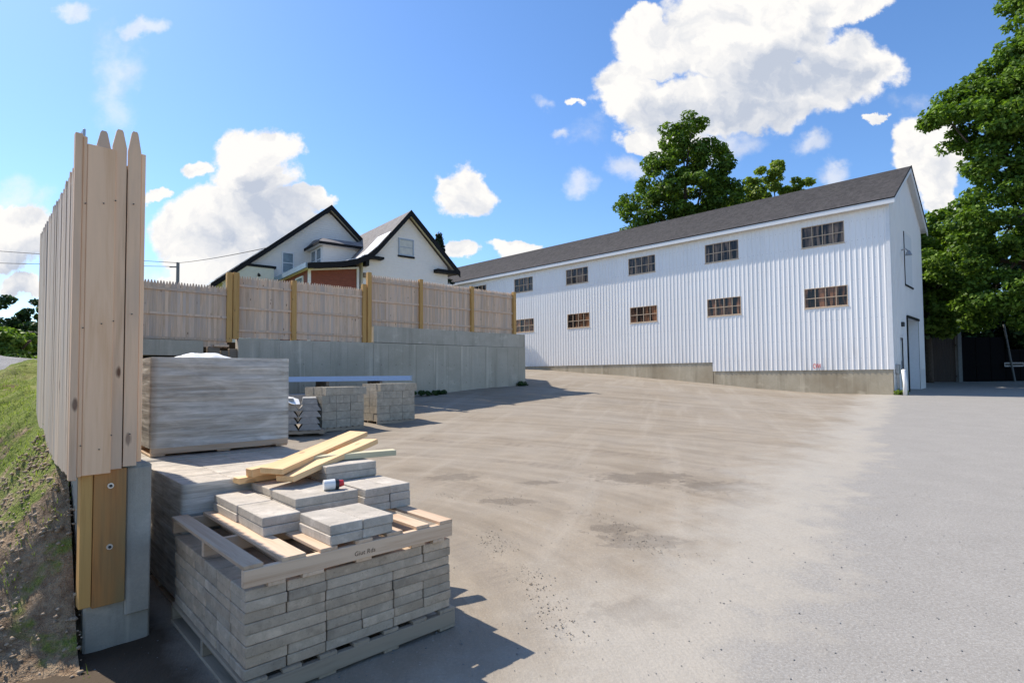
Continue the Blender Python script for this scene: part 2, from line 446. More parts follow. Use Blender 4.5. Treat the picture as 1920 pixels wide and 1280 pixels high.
def mat_yard():
    m, t, b = new_mat('gravel_and_dusty_asphalt')
    o = wpos(t)
    x, y, z = t.sep(o)
    big = t.noise(o, 0.35, 4, 0.6)
    mid = t.noise(o, 1.6, 5, 0.62)
    fine = t.noise(o, 45, 3, 0.7)
    grit = t.voro(o, 75)
    # tyre sweeps turning round the pallets
    rx = t.math('ADD', x, 4.5); ry = t.math('ADD', y, -2.5)
    rad = t.math('SQRT', t.math('ADD', t.math('MULTIPLY', rx, rx), t.math('MULTIPLY', ry, ry)))
    ang = t.math('ARCTAN2', ry, rx)
    sweep = t.noise(t.comb(t.math('MULTIPLY', rad, 2.6), t.math('MULTIPLY', ang, 2.2), 0.0), 1.0, 5, 0.6)
    lug = t.noise(t.comb(t.math('MULTIPLY', rad, 8.0), t.math('MULTIPLY', ang, 5.0), 0.0), 1.0, 4, 0.7)
    # two wheel tracks with lug marks
    lugs = t.math('SINE', t.math('MULTIPLY', t.math('ADD', ang, t.math('MULTIPLY', mid, 0.05)), 240.0))
    trk = None
    for Rr, wd in ((4.95, .13), (6.55, .12), (8.6, .16), (10.3, .2)):
        q_ = t.mapr(t.math('ABSOLUTE', t.math('ADD', t.math('SUBTRACT', rad, Rr), t.math('MULTIPLY', t.math('SUBTRACT', big, 0.5), 1.6))), wd * .5, wd * 1.4, 1, 0, smooth=True)
        trk = q_ if trk is None else t.math('MAXIMUM', trk, q_)
    trk = t.math('MULTIPLY', trk, t.mapr(t.noise(o, 0.8, 4, 0.6), 0.42, 0.62))
    # straight passes out towards the barn
    across = line_dist(t, x, y, (1.5, 4.0), (9.0, 30.0))
    along = t.math('ADD', t.math('MULTIPLY', x, 0.28), t.math('MULTIPLY', y, 0.96))
    drive = t.noise(t.comb(t.math('MULTIPLY', across, 1.5), t.math('MULTIPLY', along, 0.12), 2.0), 1.0, 5, 0.6)
    tan = t.mix(t.mapr(mid, 0.3, 0.7), (0.265, 0.22, 0.164), (0.32, 0.27, 0.206))
    tan = t.mix(t.mapr(sweep, 0.46, 0.62, 0, 0.55), tan, (0.185, 0.15, 0.11))
    tan = t.mix(t.mapr(sweep, 0.44, 0.34, 0, 0.5), tan, (0.36, 0.312, 0.25))
    tan = t.mix(t.mapr(drive, 0.52, 0.66, 0, 0.45), tan, (0.40, 0.355, 0.29))
    tan = t.mix(t.mapr(lug, 0.60, 0.70, 0, 0.35), tan, (0.16, 0.13, 0.097))
    tan = t.mix(t.math('MULTIPLY', trk, 0.45), tan, (0.22, 0.18, 0.138))
    tan = t.mix(t.math('MULTIPLY', t.math('MULTIPLY', trk, t.mapr(lugs, 0.0, 0.7)), 0.45), tan, (0.16, 0.13, 0.10))
    stone = t.voro(o, 26)
    stc = t.voro(o, 26, out=1)
    stm = t.math('MULTIPLY', t.mapr(stone, 0.17, 0.12), t.math('GREATER_THAN', t.sep(stc)[0], 0.72))
    tan = t.mix(t.math('MULTIPLY', stm, 0.55), tan, t.mix(t.sep(stc)[1], (0.17, 0.155, 0.14), (0.55, 0.52, 0.48)))
    dust = t.mix(t.mapr(big, 0.4, 0.62, 0, 0.40), tan, (0.37, 0.335, 0.285))
    # churned damp patches with broken edges
    for (cx, cy, rr) in ((1.26, 5.5, .30), (1.05, 5.9, .22), (-.10, 7.1, .24), (.42, 8.2, .22), (2.0, 8.5, .5), (3.0, 7.9, .45), (.9, 3.9, .3), (-.9, 8.6, .3)):
        e_ = t.vmath('LENGTH', t.vmath('MULTIPLY', t.vmath('SUBTRACT', t.comb(x, y, 0.0), (cx, cy, 0)), (1 / (rr * 1.9), 1 / rr, 0)))
        e_ = t.math('ADD', e_, t.math('MULTIPLY', t.math('SUBTRACT', t.noise(o, 7, 5, 0.7), 0.5), 2.2))
        dust = t.mix(t.mapr(e_, 0.55, 0.85, 0.62, 0), dust, (0.135, 0.112, 0.088))
    asph = t.mix(t.mapr(mid, 0.3, 0.7), (0.30, 0.288, 0.266), (0.345, 0.331, 0.306))
    asph = t.mix(t.mapr(fine, 0.35, 0.7, 0, 0.5), asph, (0.215, 0.21, 0.20))
    asph = t.mix(t.mapr(grit, 0.28, 0.12, 0, 0.35), asph, (0.60, 0.59, 0.57))
    d = line_dist(t, x, y, (1.15, 2.95), (12.4, 18.4))
    d = t.math('ADD', d, t.math('MULTIPLY', t.math('SUBTRACT', mid, 0.5), 1.9))
    d = t.math('ADD', d, t.math('MULTIPLY', t.math('SUBTRACT', big, 0.5), 1.2))
    fringe = t.math('MULTIPLY', t.mapr(d, -1.9, -0.3, smooth=True), 0.8)
    c = t.mix(fringe, dust, t.mix(fine, (0.36, 0.335, 0.29), (0.48, 0.455, 0.405)))
    c = t.mix(t.mapr(d, -0.25, 0.35, smooth=True), c, asph)
    c = t.mix(t.mapr(fine, 0.35, 0.7, 0, 0.42), c, (0.21, 0.18, 0.145))
    c = t.mix(t.mapr(grit, 0.25, 0.1, 0, 0.3), c, (0.55, 0.51, 0.45))
    # dark soil beside the fence end and pallets, with shadow blackness painted in
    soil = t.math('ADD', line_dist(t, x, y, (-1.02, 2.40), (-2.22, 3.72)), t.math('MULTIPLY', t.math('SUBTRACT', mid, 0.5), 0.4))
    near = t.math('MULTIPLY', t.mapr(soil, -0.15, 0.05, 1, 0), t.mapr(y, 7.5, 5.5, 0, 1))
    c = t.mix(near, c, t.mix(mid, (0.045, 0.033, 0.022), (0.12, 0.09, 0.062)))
    t.put(b.inputs['Base Color'], c)
    b.inputs['Roughness'].default_value = 0.95
    b.inputs['Specular IOR Level'].default_value = 0.2
    notasph = t.mapr(d, -0.2, 0.3, 1.0, 0.08)
    h0 = t.math('MULTIPLY', t.math('MULTIPLY', trk, lugs), t.math('MULTIPLY', notasph, 0.12))
    h = t.math('ADD', t.math('ADD', h0, t.math('MULTIPLY', fine, 0.45)), t.math('MULTIPLY', t.math('ADD', mid, t.math('MULTIPLY', lug, 0.8)), notasph))
    t.put(b.inputs['Normal'], t.bump(h, 0.45, 0.022))
    return m


def mat_lawn():
    m, t, b = new_mat('grass_and_bare_soil')
    o = wpos(t)
    x, y, z = t.sep(o)
    n = t.noise(o, 0.9, 5, 0.6)
    f = t.noise(o, 14, 5, 0.7)
    ff = t.noise(o, 60, 3, 0.7)
    soil = t.mix(t.mapr(f, 0.3, 0.72), (0.20, 0.125, 0.075), (0.62, 0.46, 0.30))
    straw = t.mix(t.mapr(ff, 0.4, 0.75), soil, (0.42, 0.34, 0.22))
    soil = t.mix(t.mapr(f, 0.5, 0.66), soil, straw)
    grass = t.mix(t.mapr(ff, 0.3, 0.7), (0.13, 0.19, 0.032), (0.33, 0.38, 0.08))
    grass = t.mix(t.mapr(n, 0.5, 0.68, 0, 0.6), grass, (0.46, 0.40, 0.19))
    gm = t.math('ADD', t.mapr(y, 2.8, 4.4, -0.26, 0.15), t.math('SUBTRACT', t.noise(o, 2.0, 5, 0.65), 0.5))
    c = t.mix(t.mapr(gm, -0.03, 0.07, smooth=True), soil, grass)
    t.put(b.inputs['Base Color'], c)
    b.inputs['Roughness'].default_value = 0.95
    b.inputs['Specular IOR Level'].default_value = 0.2
    t.put(b.inputs['Normal'], t.bump(t.math('ADD', f, t.math('MULTIPLY', ff, 0.4)), 1.0, 0.09))
    return m


M['siding'] = mat_siding()
M['shingle'] = mat_shingle('dark_grey_shingles', (0.085, 0.078, 0.076), (0.145, 0.132, 0.128))
M['house_shingle'] = mat_shingle('house_grey_shingles', (0.16, 0.148, 0.145), (0.26, 0.24, 0.235))
M['barn_glass'] = mat_glass('dark_barn_glass', (0.30, 0.14, 0.07))
M['barn_glass_up'] = mat_glass('grey_barn_glass', (0.24, 0.165, 0.115))
M['house_glass'] = plain('house_window_glass', (0.16, 0.20, 0.22), 0.12, nz=0.35, nscale=3)
M['blind'] = plain('window_blind', (0.55, 0.56, 0.52), 0.7, nz=0.1)
M['muntin'] = plain('weathered_muntin_paint', (0.60, 0.46, 0.32), 0.7, nz=0.2)
M['film'] = mat_film()
M['leaf_maple'] = mat_foliage('maple_leaves', (0.045, 0.090, 0.013), (0.19, 0.30, 0.04))
M['leaf_light'] = mat_foliage('light_green_leaves', (0.10, 0.16, 0.02), (0.29, 0.38, 0.06))
M['leaf_right'] = mat_foliage('mixed_green_leaves', (0.045, 0.095, 0.015), (0.20, 0.32, 0.042))
M['leaf_spruce'] = mat_foliage('spruce_needles', (0.010, 0.024, 0.014), (0.035, 0.06, 0.03), 0.1)
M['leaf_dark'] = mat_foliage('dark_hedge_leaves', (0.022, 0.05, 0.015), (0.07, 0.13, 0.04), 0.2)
M['leaf_hedge'] = mat_foliage('shrub_leaves', (0.08, 0.15, 0.022), (0.26, 0.38, 0.07), 0.35)
M['bark'] = plain('tree_bark', (0.085, 0.065, 0.05), 0.95, nz=0.4, nscale=12, bump=0.6)
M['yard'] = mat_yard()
M['lawn'] = mat_lawn()
M['gravel'] = concrete('grey_gravel', (0.30, 0.30, 0.30), (0.22, 0.22, 0.225), 6.0, streak=False, bumps=1.0)
M['clod'] = plain('dry_soil_clods', (0.33, 0.28, 0.22), 0.95, nz=0.3, nscale=9)
M['soil_clod'] = plain('bank_soil_clods', (0.36, 0.275, 0.19), 0.95, nz=0.45, nscale=9)
M['straw'] = plain('dry_straw', (0.55, 0.44, 0.27), 0.8, nz=0.2)
M['grass'] = mat_foliage('grass_blades', (0.13, 0.20, 0.035), (0.36, 0.43, 0.12), 0.35)


# ------------------------------------------------------------------ object helpers
def props(o, label=None, cat=None, group=None, kind=None):
    if label: o['label'] = label
    if cat: o['category'] = cat
    if group: o['group'] = group
    if kind: o['kind'] = kind
    return o


def thing(name, label, cat, loc=(0, 0, 0), rz=0.0, group=None):
    o = bpy.data.objects.new(name, None); col.objects.link(o)
    o.location = loc; o.rotation_euler = (0, 0, rz); o.empty_display_size = 0.2
    return props(o, label, cat, group)


def link(name, mesh, parent=None, loc=(0, 0, 0), rot=(0, 0, 0)):
    o = bpy.data.objects.new(name, mesh); col.objects.link(o)
    o.parent = parent; o.location = loc
    if isinstance(rot, (int, float)): rot = (0, 0, rot)
    o.rotation_euler = rot
    return o


class MB:
    def __init__(s): s.v = []; s.f = []

    def face(s, pts):
        i = len(s.v); s.v += [tuple(p) for p in pts]; s.f.append(tuple(range(i, i + len(pts))))

    def hexa(s, p):          # 8 corners: bottom ring 0-3, top ring 4-7
        i = len(s.v); s.v += [tuple(q) for q in p]
        for f in ((3, 2, 1, 0), (4, 5, 6, 7), (0, 1, 5, 4), (1, 2, 6, 5), (2, 3, 7, 6), (3, 0, 4, 7)):
            s.f.append(tuple(i + k for k in f))

    def box(s, a, b):
        (x0, y0, z0), (x1, y1, z1) = a, b
        s.hexa([(x0, y0, z0), (x1, y0, z0), (x1, y1, z0), (x0, y1, z0), (x0, y0, z1), (x1, y0, z1), (x1, y1, z1), (x0, y1, z1)])
        return s

    def cbox(s, a, b, c=0.004):   # box with chamfered edges
        lo = np.array(a, float); hi = np.array(b, float)
        base = len(s.v); idx = {}
        for sx in (0, 1):
            for sy in (0, 1):
                for sz in (0, 1):
                    cor = [(lo, hi)[q][k] for k, q in enumerate((sx, sy, sz))]
                    sg = [1 if q == 0 else -1 for q in (sx, sy, sz)]
                    for ax in range(3):
                        p = [cor[k] + (0 if k == ax else sg[k] * c) for k in range(3)]
                        idx[(sx, sy, sz, ax)] = len(s.v); s.v.append(tuple(p))
        for ax in range(3):
            o1, o2 = [k for k in range(3) if k != ax]
            for q in (0, 1):
                ring = []
                for w1, w2 in ((0, 0), (1, 0), (1, 1), (0, 1)):
                    k = [0, 0, 0]; k[ax] = q; k[o1] = w1; k[o2] = w2
                    ring.append(idx[(*k, ax)])
                if (q == 0) != (ax == 1): ring = ring[::-1]
                s.f.append(tuple(ring))
        for ax in range(3):   # edge chamfers
            o1, o2 = [k for k in range(3) if k != ax]
            for w1 in (0, 1):
                for w2 in (0, 1):
                    r = []
                    for q, axx in ((0, o1), (1, o1), (1, o2), (0, o2)):
                        k = [0, 0, 0]; k[ax] = q; k[o1] = w1; k[o2] = w2
                        r.append(idx[(*k, axx)])
                    s.f.append(tuple(r))
        for sx in (0, 1):
            for sy in (0, 1):
                for sz in (0, 1):
                    s.f.append(tuple(idx[(sx, sy, sz, a_)] for a_ in range(3)))
        return s

    def prism(s, poly, axis, a, b):   # poly in the two other axes (order kept), extruded along axis
        def P(p, w):
            r = list(p); r.insert(axis, w); return tuple(r)
        n = len(poly); i = len(s.v)
        s.v += [P(p, a) for p in poly] + [P(p, b) for p in poly]
        s.f.append(tuple(i + k for k in range(n))); s.f.append(tuple(i + n + k for k in reversed(range(n))))
        for k in range(n):
            j = (k + 1) % n
            s.f.append((i + k, i + n + k, i + n + j, i + j))
        return s

    def tube(s, pts, r0, r1=None, n=8):
        pts = [Vector(p) for p in pts]
        r1 = r0 if r1 is None else r1
        rings = []
        for k, p in enumerate(pts):
            d = (pts[min(k + 1, len(pts) - 1)] - pts[max(k - 1, 0)]).normalized()
            a = d.cross(Vector((0, 0, 1)) if abs(d.z) < 0.9 else Vector((1, 0, 0))).normalized(); c = d.cross(a)
            r = r0 + (r1 - r0) * k / (len(pts) - 1)
            i = len(s.v); rings.append(i)
            for j in range(n):
                w = 2 * math.pi * j / n
                s.v.append(tuple(p + (a * math.cos(w) + c * math.sin(w)) * r))
        for k in range(len(pts) - 1):
            for j in range(n):
                s.f.append((rings[k] + j, rings[k] + (j + 1) % n, rings[k + 1] + (j + 1) % n, rings[k + 1] + j))
        s.f.append(tuple(rings[0] + j for j in reversed(range(n)))); s.f.append(tuple(rings[-1] + j for j in range(n)))
        return s

    def mesh(s, name, mat, smooth=False):
        me = bpy.data.meshes.new(name)
        me.from_pydata(s.v, [], s.f)
        bm = bmesh.new(); bm.from_mesh(me); bmesh.ops.recalc_face_normals(bm, faces=bm.faces); bm.to_mesh(me); bm.free()
        if smooth: me.polygons.foreach_set('use_smooth', [True] * len(me.polygons))
        me.materials.append(mat)
        return me

    def build(s, name, mat, parent=None, loc=(0, 0, 0), rot=(0, 0, 0), smooth=False, **kw):
        return props(link(name, s.mesh(name, mat, smooth), parent, loc, rot), **kw)


def fast_mesh(name, V, F, mat, smooth=False):
    V = np.asarray(V, np.float32); F = np.asarray(F, np.int32)
    me = bpy.data.meshes.new(name)
    me.vertices.add(len(V)); me.vertices.foreach_set('co', V.ravel())
    k = F.shape[1]
    me.loops.add(F.size); me.loops.foreach_set('vertex_index', F.ravel())
    me.polygons.add(len(F)); me.polygons.foreach_set('loop_start', np.arange(0, F.size, k, dtype=np.int32))
    me.polygons.foreach_set('loop_total', np.full(len(F), k, np.int32))
    if smooth: me.polygons.foreach_set('use_smooth', np.ones(len(F), bool))
    me.update(); me.validate()
    me.materials.append(mat)
    return me


_cache = {}


def cb_mesh(name, sx, sy, sz, mat, c=0.004):
    """shared chamfered block, centred in x and y, standing on z=0"""
    key = (name, round(sx, 4), round(sy, 4), round(sz, 4), mat.name)
    if key not in _cache:
        _cache[key] = MB().cbox((-sx / 2, -sy / 2, 0), (sx / 2, sy / 2, sz), c).mesh(name, mat)
    return _cache[key]


# ------------------------------------------------------------------ terrain heights
def tps(ctrl, reg=0.0):
    C = np.array(ctrl, float); n = len(C)

    def U(r2): return 0.5 * r2 * np.log(np.maximum(r2, 1e-9))
    d2 = ((C[:, None, :2] - C[None, :, :2]) ** 2).sum(-1)
    K = U(d2) + reg * np.eye(n); P = np.c_[np.ones(n), C[:, :2]]
    A = np.zeros((n + 3, n + 3)); A[:n, :n] = K; A[:n, n:] = P; A[n:, :n] = P.T
    w = np.linalg.solve(A, np.r_[C[:, 2], 0, 0, 0])

    def f(x, y):
        x = np.asarray(x, float); y = np.asarray(y, float)
        s = w[n] + w[n + 1] * x + w[n + 2] * y
        for i in range(n): s = s + w[i] * U((x - C[i, 0]) ** 2 + (y - C[i, 1]) ** 2)
        return s
    return f


_yard = tps([(-1, 3, 0), (-.4, 3.7, 0), (-1.3, 2.8, 0), (0, 0, 0), (-2.3, 3.9, 0), (-3.1, 4.7, .02), (-1.4, 5.6, .02), (-2.6, 6.8, .05), (2, 3, 0), (1, 5, .01), (-3, 0, 0), (4, 0, 0), (5, 6, .02), (0, -6, 0),
             (-4.6, 13.7, .27), (-3.0, 15.5, .36), (-5.5, 13.0, .27), (-3.5, 21.2, .90), (.54, 24.7, 1.17), (-7, 17.6, .60), (17.1, 24.9, .61), (14.3, 27.7, .68),
             (11.2, 30.8, 1.04), (6.8, 35.2, 1.54), (1, 41, 2.09), (-4, 46, 2.6), (3.6, 22.4, .86), (0, 10, .12), (3, 12, .15), (8, 14, .22), (14, 16, .35), (18.6, 23, .58), (28, 22, .6),
             (30, 38, .94), (45, 40, 1.1), (60, 10, .6), (70, 70, 1.8), (-60, 80, 3), (0, 90, 4), (-30, -10, 0), (40, -20, 0)], 0.02)


def gz(x, y):
    r = np.hypot(x, y)
    return _yard(x, y) * np.clip(1 - (r - 70) / 200, 0, 1) if np.ndim(r) else float(_yard(x, y))


_lawn = tps([(-2.35, 3.1, 0.0), (-2.0, 2.7, -.03), (-1.6, 2.2, -.03), (-.9, 1.4, -.05), (-2.50, 3.20, 0.03), (-2.62, 3.28, 0.14), (-2.74, 3.40, 0.40), (-2.82, 3.55, .66), (-3.0, 3.72, .98), (-3.35, 4.05, 1.10), (-3.8, 4.5, 1.25), (-4.3, 5.05, 1.40), 
             (-2.3, 2.85, .02), (-2.7, 2.92, .05), (-3.05, 3.3, .38), (-3.6, 3.9, .64), (-4.25, 4.65, .94), (-6.1, 6.6, 1.33), (-9.2, 10, 1.76), (-3.2, 2.0, -.02), (-4, 3.0, .2), (-4.5, 1.0, .0), (-2.5, 0.5, -.05), (-1, 0, -.08),
             (-7.5, 8.2, 1.72), (-6.7, 8.2, 1.72), (-9, 11, 2.0), (-12, 12, 2.02), (-13, 16, 2.15), (-20, 14, 2.1), (-8, 1, .7), (-20, 2, 1.2), (-20, 30, 2.4), (-7, 30, 2.5), (-40, 30, 2.3), (-10, 45, 2.8), (-6, 22, 2.5)], 0.002)


def hash_noise(x, y, s, seed=0):
    """cheap smooth value noise in numpy"""
    r = np.random.default_rng(seed); tab = r.random((256, 256))
    xs = np.asarray(x) * s; ys = np.asarray(y) * s
    xi = np.floor(xs).astype(int); yi = np.floor(ys).astype(int)
    fx = xs - xi; fy = ys - yi; fx = fx * fx * (3 - 2 * fx); fy = fy * fy * (3 - 2 * fy)
    g = lambda a, b_: tab[a % 256, b_ % 256]
    return (g(xi, yi) * (1 - fx) + g(xi + 1, yi) * fx) * (1 - fy) + (g(xi, yi + 1) * (1 - fx) + g(xi + 1, yi + 1) * fx) * fy - 0.5


def bumps(x, y, amp, s0=2.0, octs=5, seed=3):
    t_ = 0
    for k in range(octs): t_ = t_ + hash_noise(x, y, s0 * 2.1 ** k, seed + k) * amp / 1.75 ** k
    return t_


# --- yard: rings about the viewer, finest where it is seen closest
ang = np.radians(np.r_[np.arange(-180, -62, 3.0), np.arange(-60, 60, 0.5), np.arange(60, 181, 3.0)])
rad = np.r_[0.3, np.geomspace(1.2, 60, 260), np.geomspace(62, 900, 24)]
A_, R_ = np.meshgrid(ang, rad)
X_ = R_ * np.sin(A_); Y_ = R_ * np.cos(A_)
Z_ = gz(X_, Y_)
d_as = ((X_ - 1.15) * (18.4 - 2.95) - (Y_ - 2.95) * (12.4 - 1.15)) / math.hypot(11.25, 15.45)
offroad = np.clip((0.0 - d_as) / 1.0, 0, 1)
Z_ = Z_ + bumps(X_, Y_, 0.022, 1.6, 5) * (0.12 + offroad) * np.clip(R_ / 6, 0.4, 1.3)
nR, nA = X_.shape
Vg = np.stack([X_, Y_, Z_], -1).reshape(-1, 3)
ii, jj = np.meshgrid(np.arange(nR - 1), np.arange(nA - 1), indexing='ij')
q = (ii * nA + jj).ravel()
Fg = np.stack([q, q + 1, q + nA + 1, q + nA], 1)[:, ::-1]
cen = Vg[Fg].mean(1)
dd = ((cen[:, 0] - 1.15) * (18.4 - 2.95) - (cen[:, 1] - 2.95) * (12.4 - 1.15)) / math.hypot(11.25, 15.45)
isasph = (dd > 0) & (cen[:, 1] > -6) & (cen[:, 0] < 60)


def submesh(name, sel, mat):
    F = Fg[sel]; u, inv = np.unique(F, return_inverse=True)
    return fast_mesh(name, Vg[u], inv.reshape(F.shape), mat, True)


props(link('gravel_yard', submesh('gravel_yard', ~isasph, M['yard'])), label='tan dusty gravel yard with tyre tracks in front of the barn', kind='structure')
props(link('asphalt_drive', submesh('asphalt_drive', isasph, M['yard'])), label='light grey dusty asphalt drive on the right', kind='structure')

# --- fence line in plan (wall centre), near end first
E1 = np.array([0.69, 0.724]); E2 = np.array([-0.69, 0.724])
A0 = np.array([-2.64, 3.24])
WL = [A0 + E1 * 0.31, A0 + E1 * 0.31 + E2 * 2.45]
FL = [tuple(A0 + E1 * 0.055 + E2 * .04), tuple(A0 + E1 * 0.035 + E2 * 2.42), (-6.75, 8.35), (-8.9, 11.2), (-11.2, 14.5)]
BL = [(-10.6, 15.2), (-8.62, 17.05), (-7.2, 18.2), (-5.18, 19.85), (-3.53, 21.4), (-1.68, 23.15), (0.08, 24.62)]


def strip_land(name, line, S, label, amp, step, mat):
    """land running back from the left-hand side of a polyline"""
    P = [np.array(p, float) for p in line]
    pts, nr = [], []
    segs = list(zip(P[:-1], P[1:]))
    ns = []
    for a, b_ in segs:
        d = (b_ - a) / np.linalg.norm(b_ - a); ns.append(np.array([-d[1], d[0]]))
    for k, (a, b_) in enumerate(segs):
        n0 = ns[k] if k == 0 else (ns[k - 1] + ns[k]); n1 = ns[k] if k == len(segs) - 1 else (ns[k] + ns[k + 1])
        n0 = n0 / np.linalg.norm(n0); n1 = n1 / np.linalg.norm(n1)
        m_ = max(2, int(np.linalg.norm(b_ - a) / step))
        for i in range(m_ + (k == len(segs) - 1)):
            w = i / m_; pts.append(a + (b_ - a) * w); q_ = n0 * (1 - w) + n1 * w; nr.append(q_ / np.linalg.norm(q_))
    pts = np.array(pts); nr = np.array(nr)
    S = np.array(S)
    XX = pts[:, None, 0] + nr[:, None, 0] * S; YY = pts[:, None, 1] + nr[:, None, 1] * S
    ZZ = _lawn(XX, YY) + bumps(XX, YY, amp, 2.4, 6, 9) * np.clip(S / 0.25, 0, 1)
    V = np.stack([XX, YY, ZZ], -1).reshape(-1, 3)
    a_, b_ = len(pts), len(S)
    ii, jj = np.meshgrid(np.arange(a_ - 1), np.arange(b_ - 1), indexing='ij'); q_ = (ii * b_ + jj).ravel()
    F = np.stack([q_, q_ + b_, q_ + b_ + 1, q_ + 1], 1)
    return props(link(name, fast_mesh(name, V, F, mat, True)), label=label, kind='structure')


near_line = [A0 + E1 * 0.10 - E2 * 3.6, A0 + E1 * 0.10, A0 + E1 * 0.10 + E2 * 2.5, (-6.75, 8.35), (-9.0, 11.4)]
strip_land('lawn_bank', near_line, np.r_[np.arange(0, 1.6, .028), np.geomspace(1.6, 40, 60)], 'patchy lawn and bare soil bank left of the fence', 0.13, 0.03, M['lawn'])
strip_land('upper_ground', [(-11.3, 14.4), (-10.7, 15.3), (-8.7, 17.2), (-5.3, 20.0), (0.0, 24.8), (-2.5, 31), (-7, 42)], np.r_[0, np.geomspace(.3, 40, 24)], 'raised ground behind the picket fence', 0.05, 0.6, M['lawn'])


# ------------------------------------------------------------------ barn
BC = np.array([17.0984, 24.8811]); TH = 0.7849
# local frame: x along the gable (away), y along the long wall (away to the left)
barn = thing('barn', 'long white two-storey barn with ribbed metal siding and dark shingle roof', 'barn', (BC[0], BC[1], 0.0), math.atan2(math.cos(TH) * 0 + math.sin(TH), math.cos(TH)))
BLEN, BW = 37.0, 7.9
EZ = 9.52
RIDGE = 11.85
STEP = 8.42
ZB0, ZB1 = 1.75, 2.24
# concrete base
mb = MB()
mb.box((0.03, 0.03, -0.8), (3.24, STEP - .03, ZB0 + 0.02)); mb.box((3.24, 1.0, -.8), (BW - .03, STEP - .03, ZB0)); mb.box((6.42, 0.03, -.8), (BW - .03, 1.0, ZB0)); mb.build('foundation', M['base_concrete'], barn)
mb = MB(); mb.box((0.03, STEP, -0.8), (BW - .03, BLEN, ZB1 + 0.02)); mb.build('foundation', M['base_concrete'], barn)
# body behind the siding (interior shell, dark)
mb = MB()
mb.prism([(0.12, 1.6), (BW - .12, 1.6), (BW - .12, EZ), (BW / 2, RIDGE - .1), (0.12, EZ)], 1, 1.0, BLEN - .1); mb.build('wall', M['dark'], barn)

windows = []
for i in range(7):
    windows.append((1.78 + 5.05 * i, 7.80, 8.85, 'up'))
    windows.append((1.71 + 5.05 * i, 4.79, 5.77, 'low'))
WW = 1.90
# siding sheets: 0.916 m wide, four ribs each, window openings cut out
RIB = 0.229
prof = [(0.0, 0.0), (0.174, 0.0), (0.182, 0.016), (0.208, 0.016), (0.229, 0.0)]


def rib_h(y):
    f = y % RIB
    for (a, ha), (b_, hb) in zip(prof[:-1], prof[1:]):
        if a <= f <= b_ + 1e-9: return ha + (hb - ha) * (f - a) / (b_ - a)
    return 0.0


nsheet = int(math.ceil(BLEN / (RIB * 4)))
for k in range(nsheet):
    y0, y1 = k * RIB * 4, min((k + 1) * RIB * 4, BLEN)
    ys = {y0, y1}
    for r_ in range(4):
        for a, _ in prof: ys.add(min(y1, y0 + r_ * RIB + a))
    for (wy, z0, z1, _) in windows:
        for e_ in (wy, wy + WW):
            if y0 < e_ < y1: ys.add(e_)
    if y0 < STEP < y1: ys.add(STEP)
    ys = sorted(ys); quads = []; prev = []
    for a, b_ in zip(ys[:-1], ys[1:]):
        if b_ - a < 1e-5: continue
        mid = (a + b_) / 2
        zb = ZB0 if mid < STEP else ZB1
        segs = []; cz = zb
        for z0, z1 in sorted([(z0, z1) for (wy, z0, z1, _) in windows if wy < mid < wy + WW]): segs.append((cz, z0)); cz = z1
        segs.append((cz, EZ))
        ha, hb = rib_h(a + 1e-6), rib_h(b_ - 1e-6); cur = []
        for z0, z1 in segs:
            ids = [p[2] for p in prev if min(p[1], z1) - max(p[0], z0) > .01]
            key = ids[0] if ids else len(quads) + 1000 * k
            for o_id in ids[1:]:                      # one piece above and below a window joins again
                quads = [(key if q_[0] == o_id else q_[0], q_[1]) for q_ in quads]; cur = [(p[0], p[1], key if p[2] == o_id else p[2]) for p in cur]
                prev = [(p[0], p[1], key if p[2] == o_id else p[2]) for p in prev]
            cur.append((z0, z1, key))
            quads.append((key, [(-ha, a, z0), (-hb, b_, z0), (-hb, b_, z1), (-ha, a, z1)]))
        prev = cur
    mbs = {}
    for key, fq in quads: mbs.setdefault(key, MB()).face(fq)
    for piece in mbs.values(): piece.build('siding_sheet', M['siding'], barn)
# seam trim between lower and upper sheets is a fine dark drip line
# corner trims
mb = MB(); mb.box((-0.035, -0.035, ZB0), (0.14, 0.0, EZ)); mb.box((-0.035, 0.0, ZB0), (-0.001, 0.10, EZ)); mb.build('corner_trim', M['white_paint'], barn)
# gable wall with door and loft openings
DO = (3.30, 6.35, 4.36)     # doorway x0 x1 top
LO = (3.15, 5.05, 5.95, 8.5)
SD = (1.60, 2.25, 0.9, 3.25)  # side door


def gable_top(x): return EZ + (RIDGE - EZ) * (1 - abs(x - BW / 2) / (BW / 2))


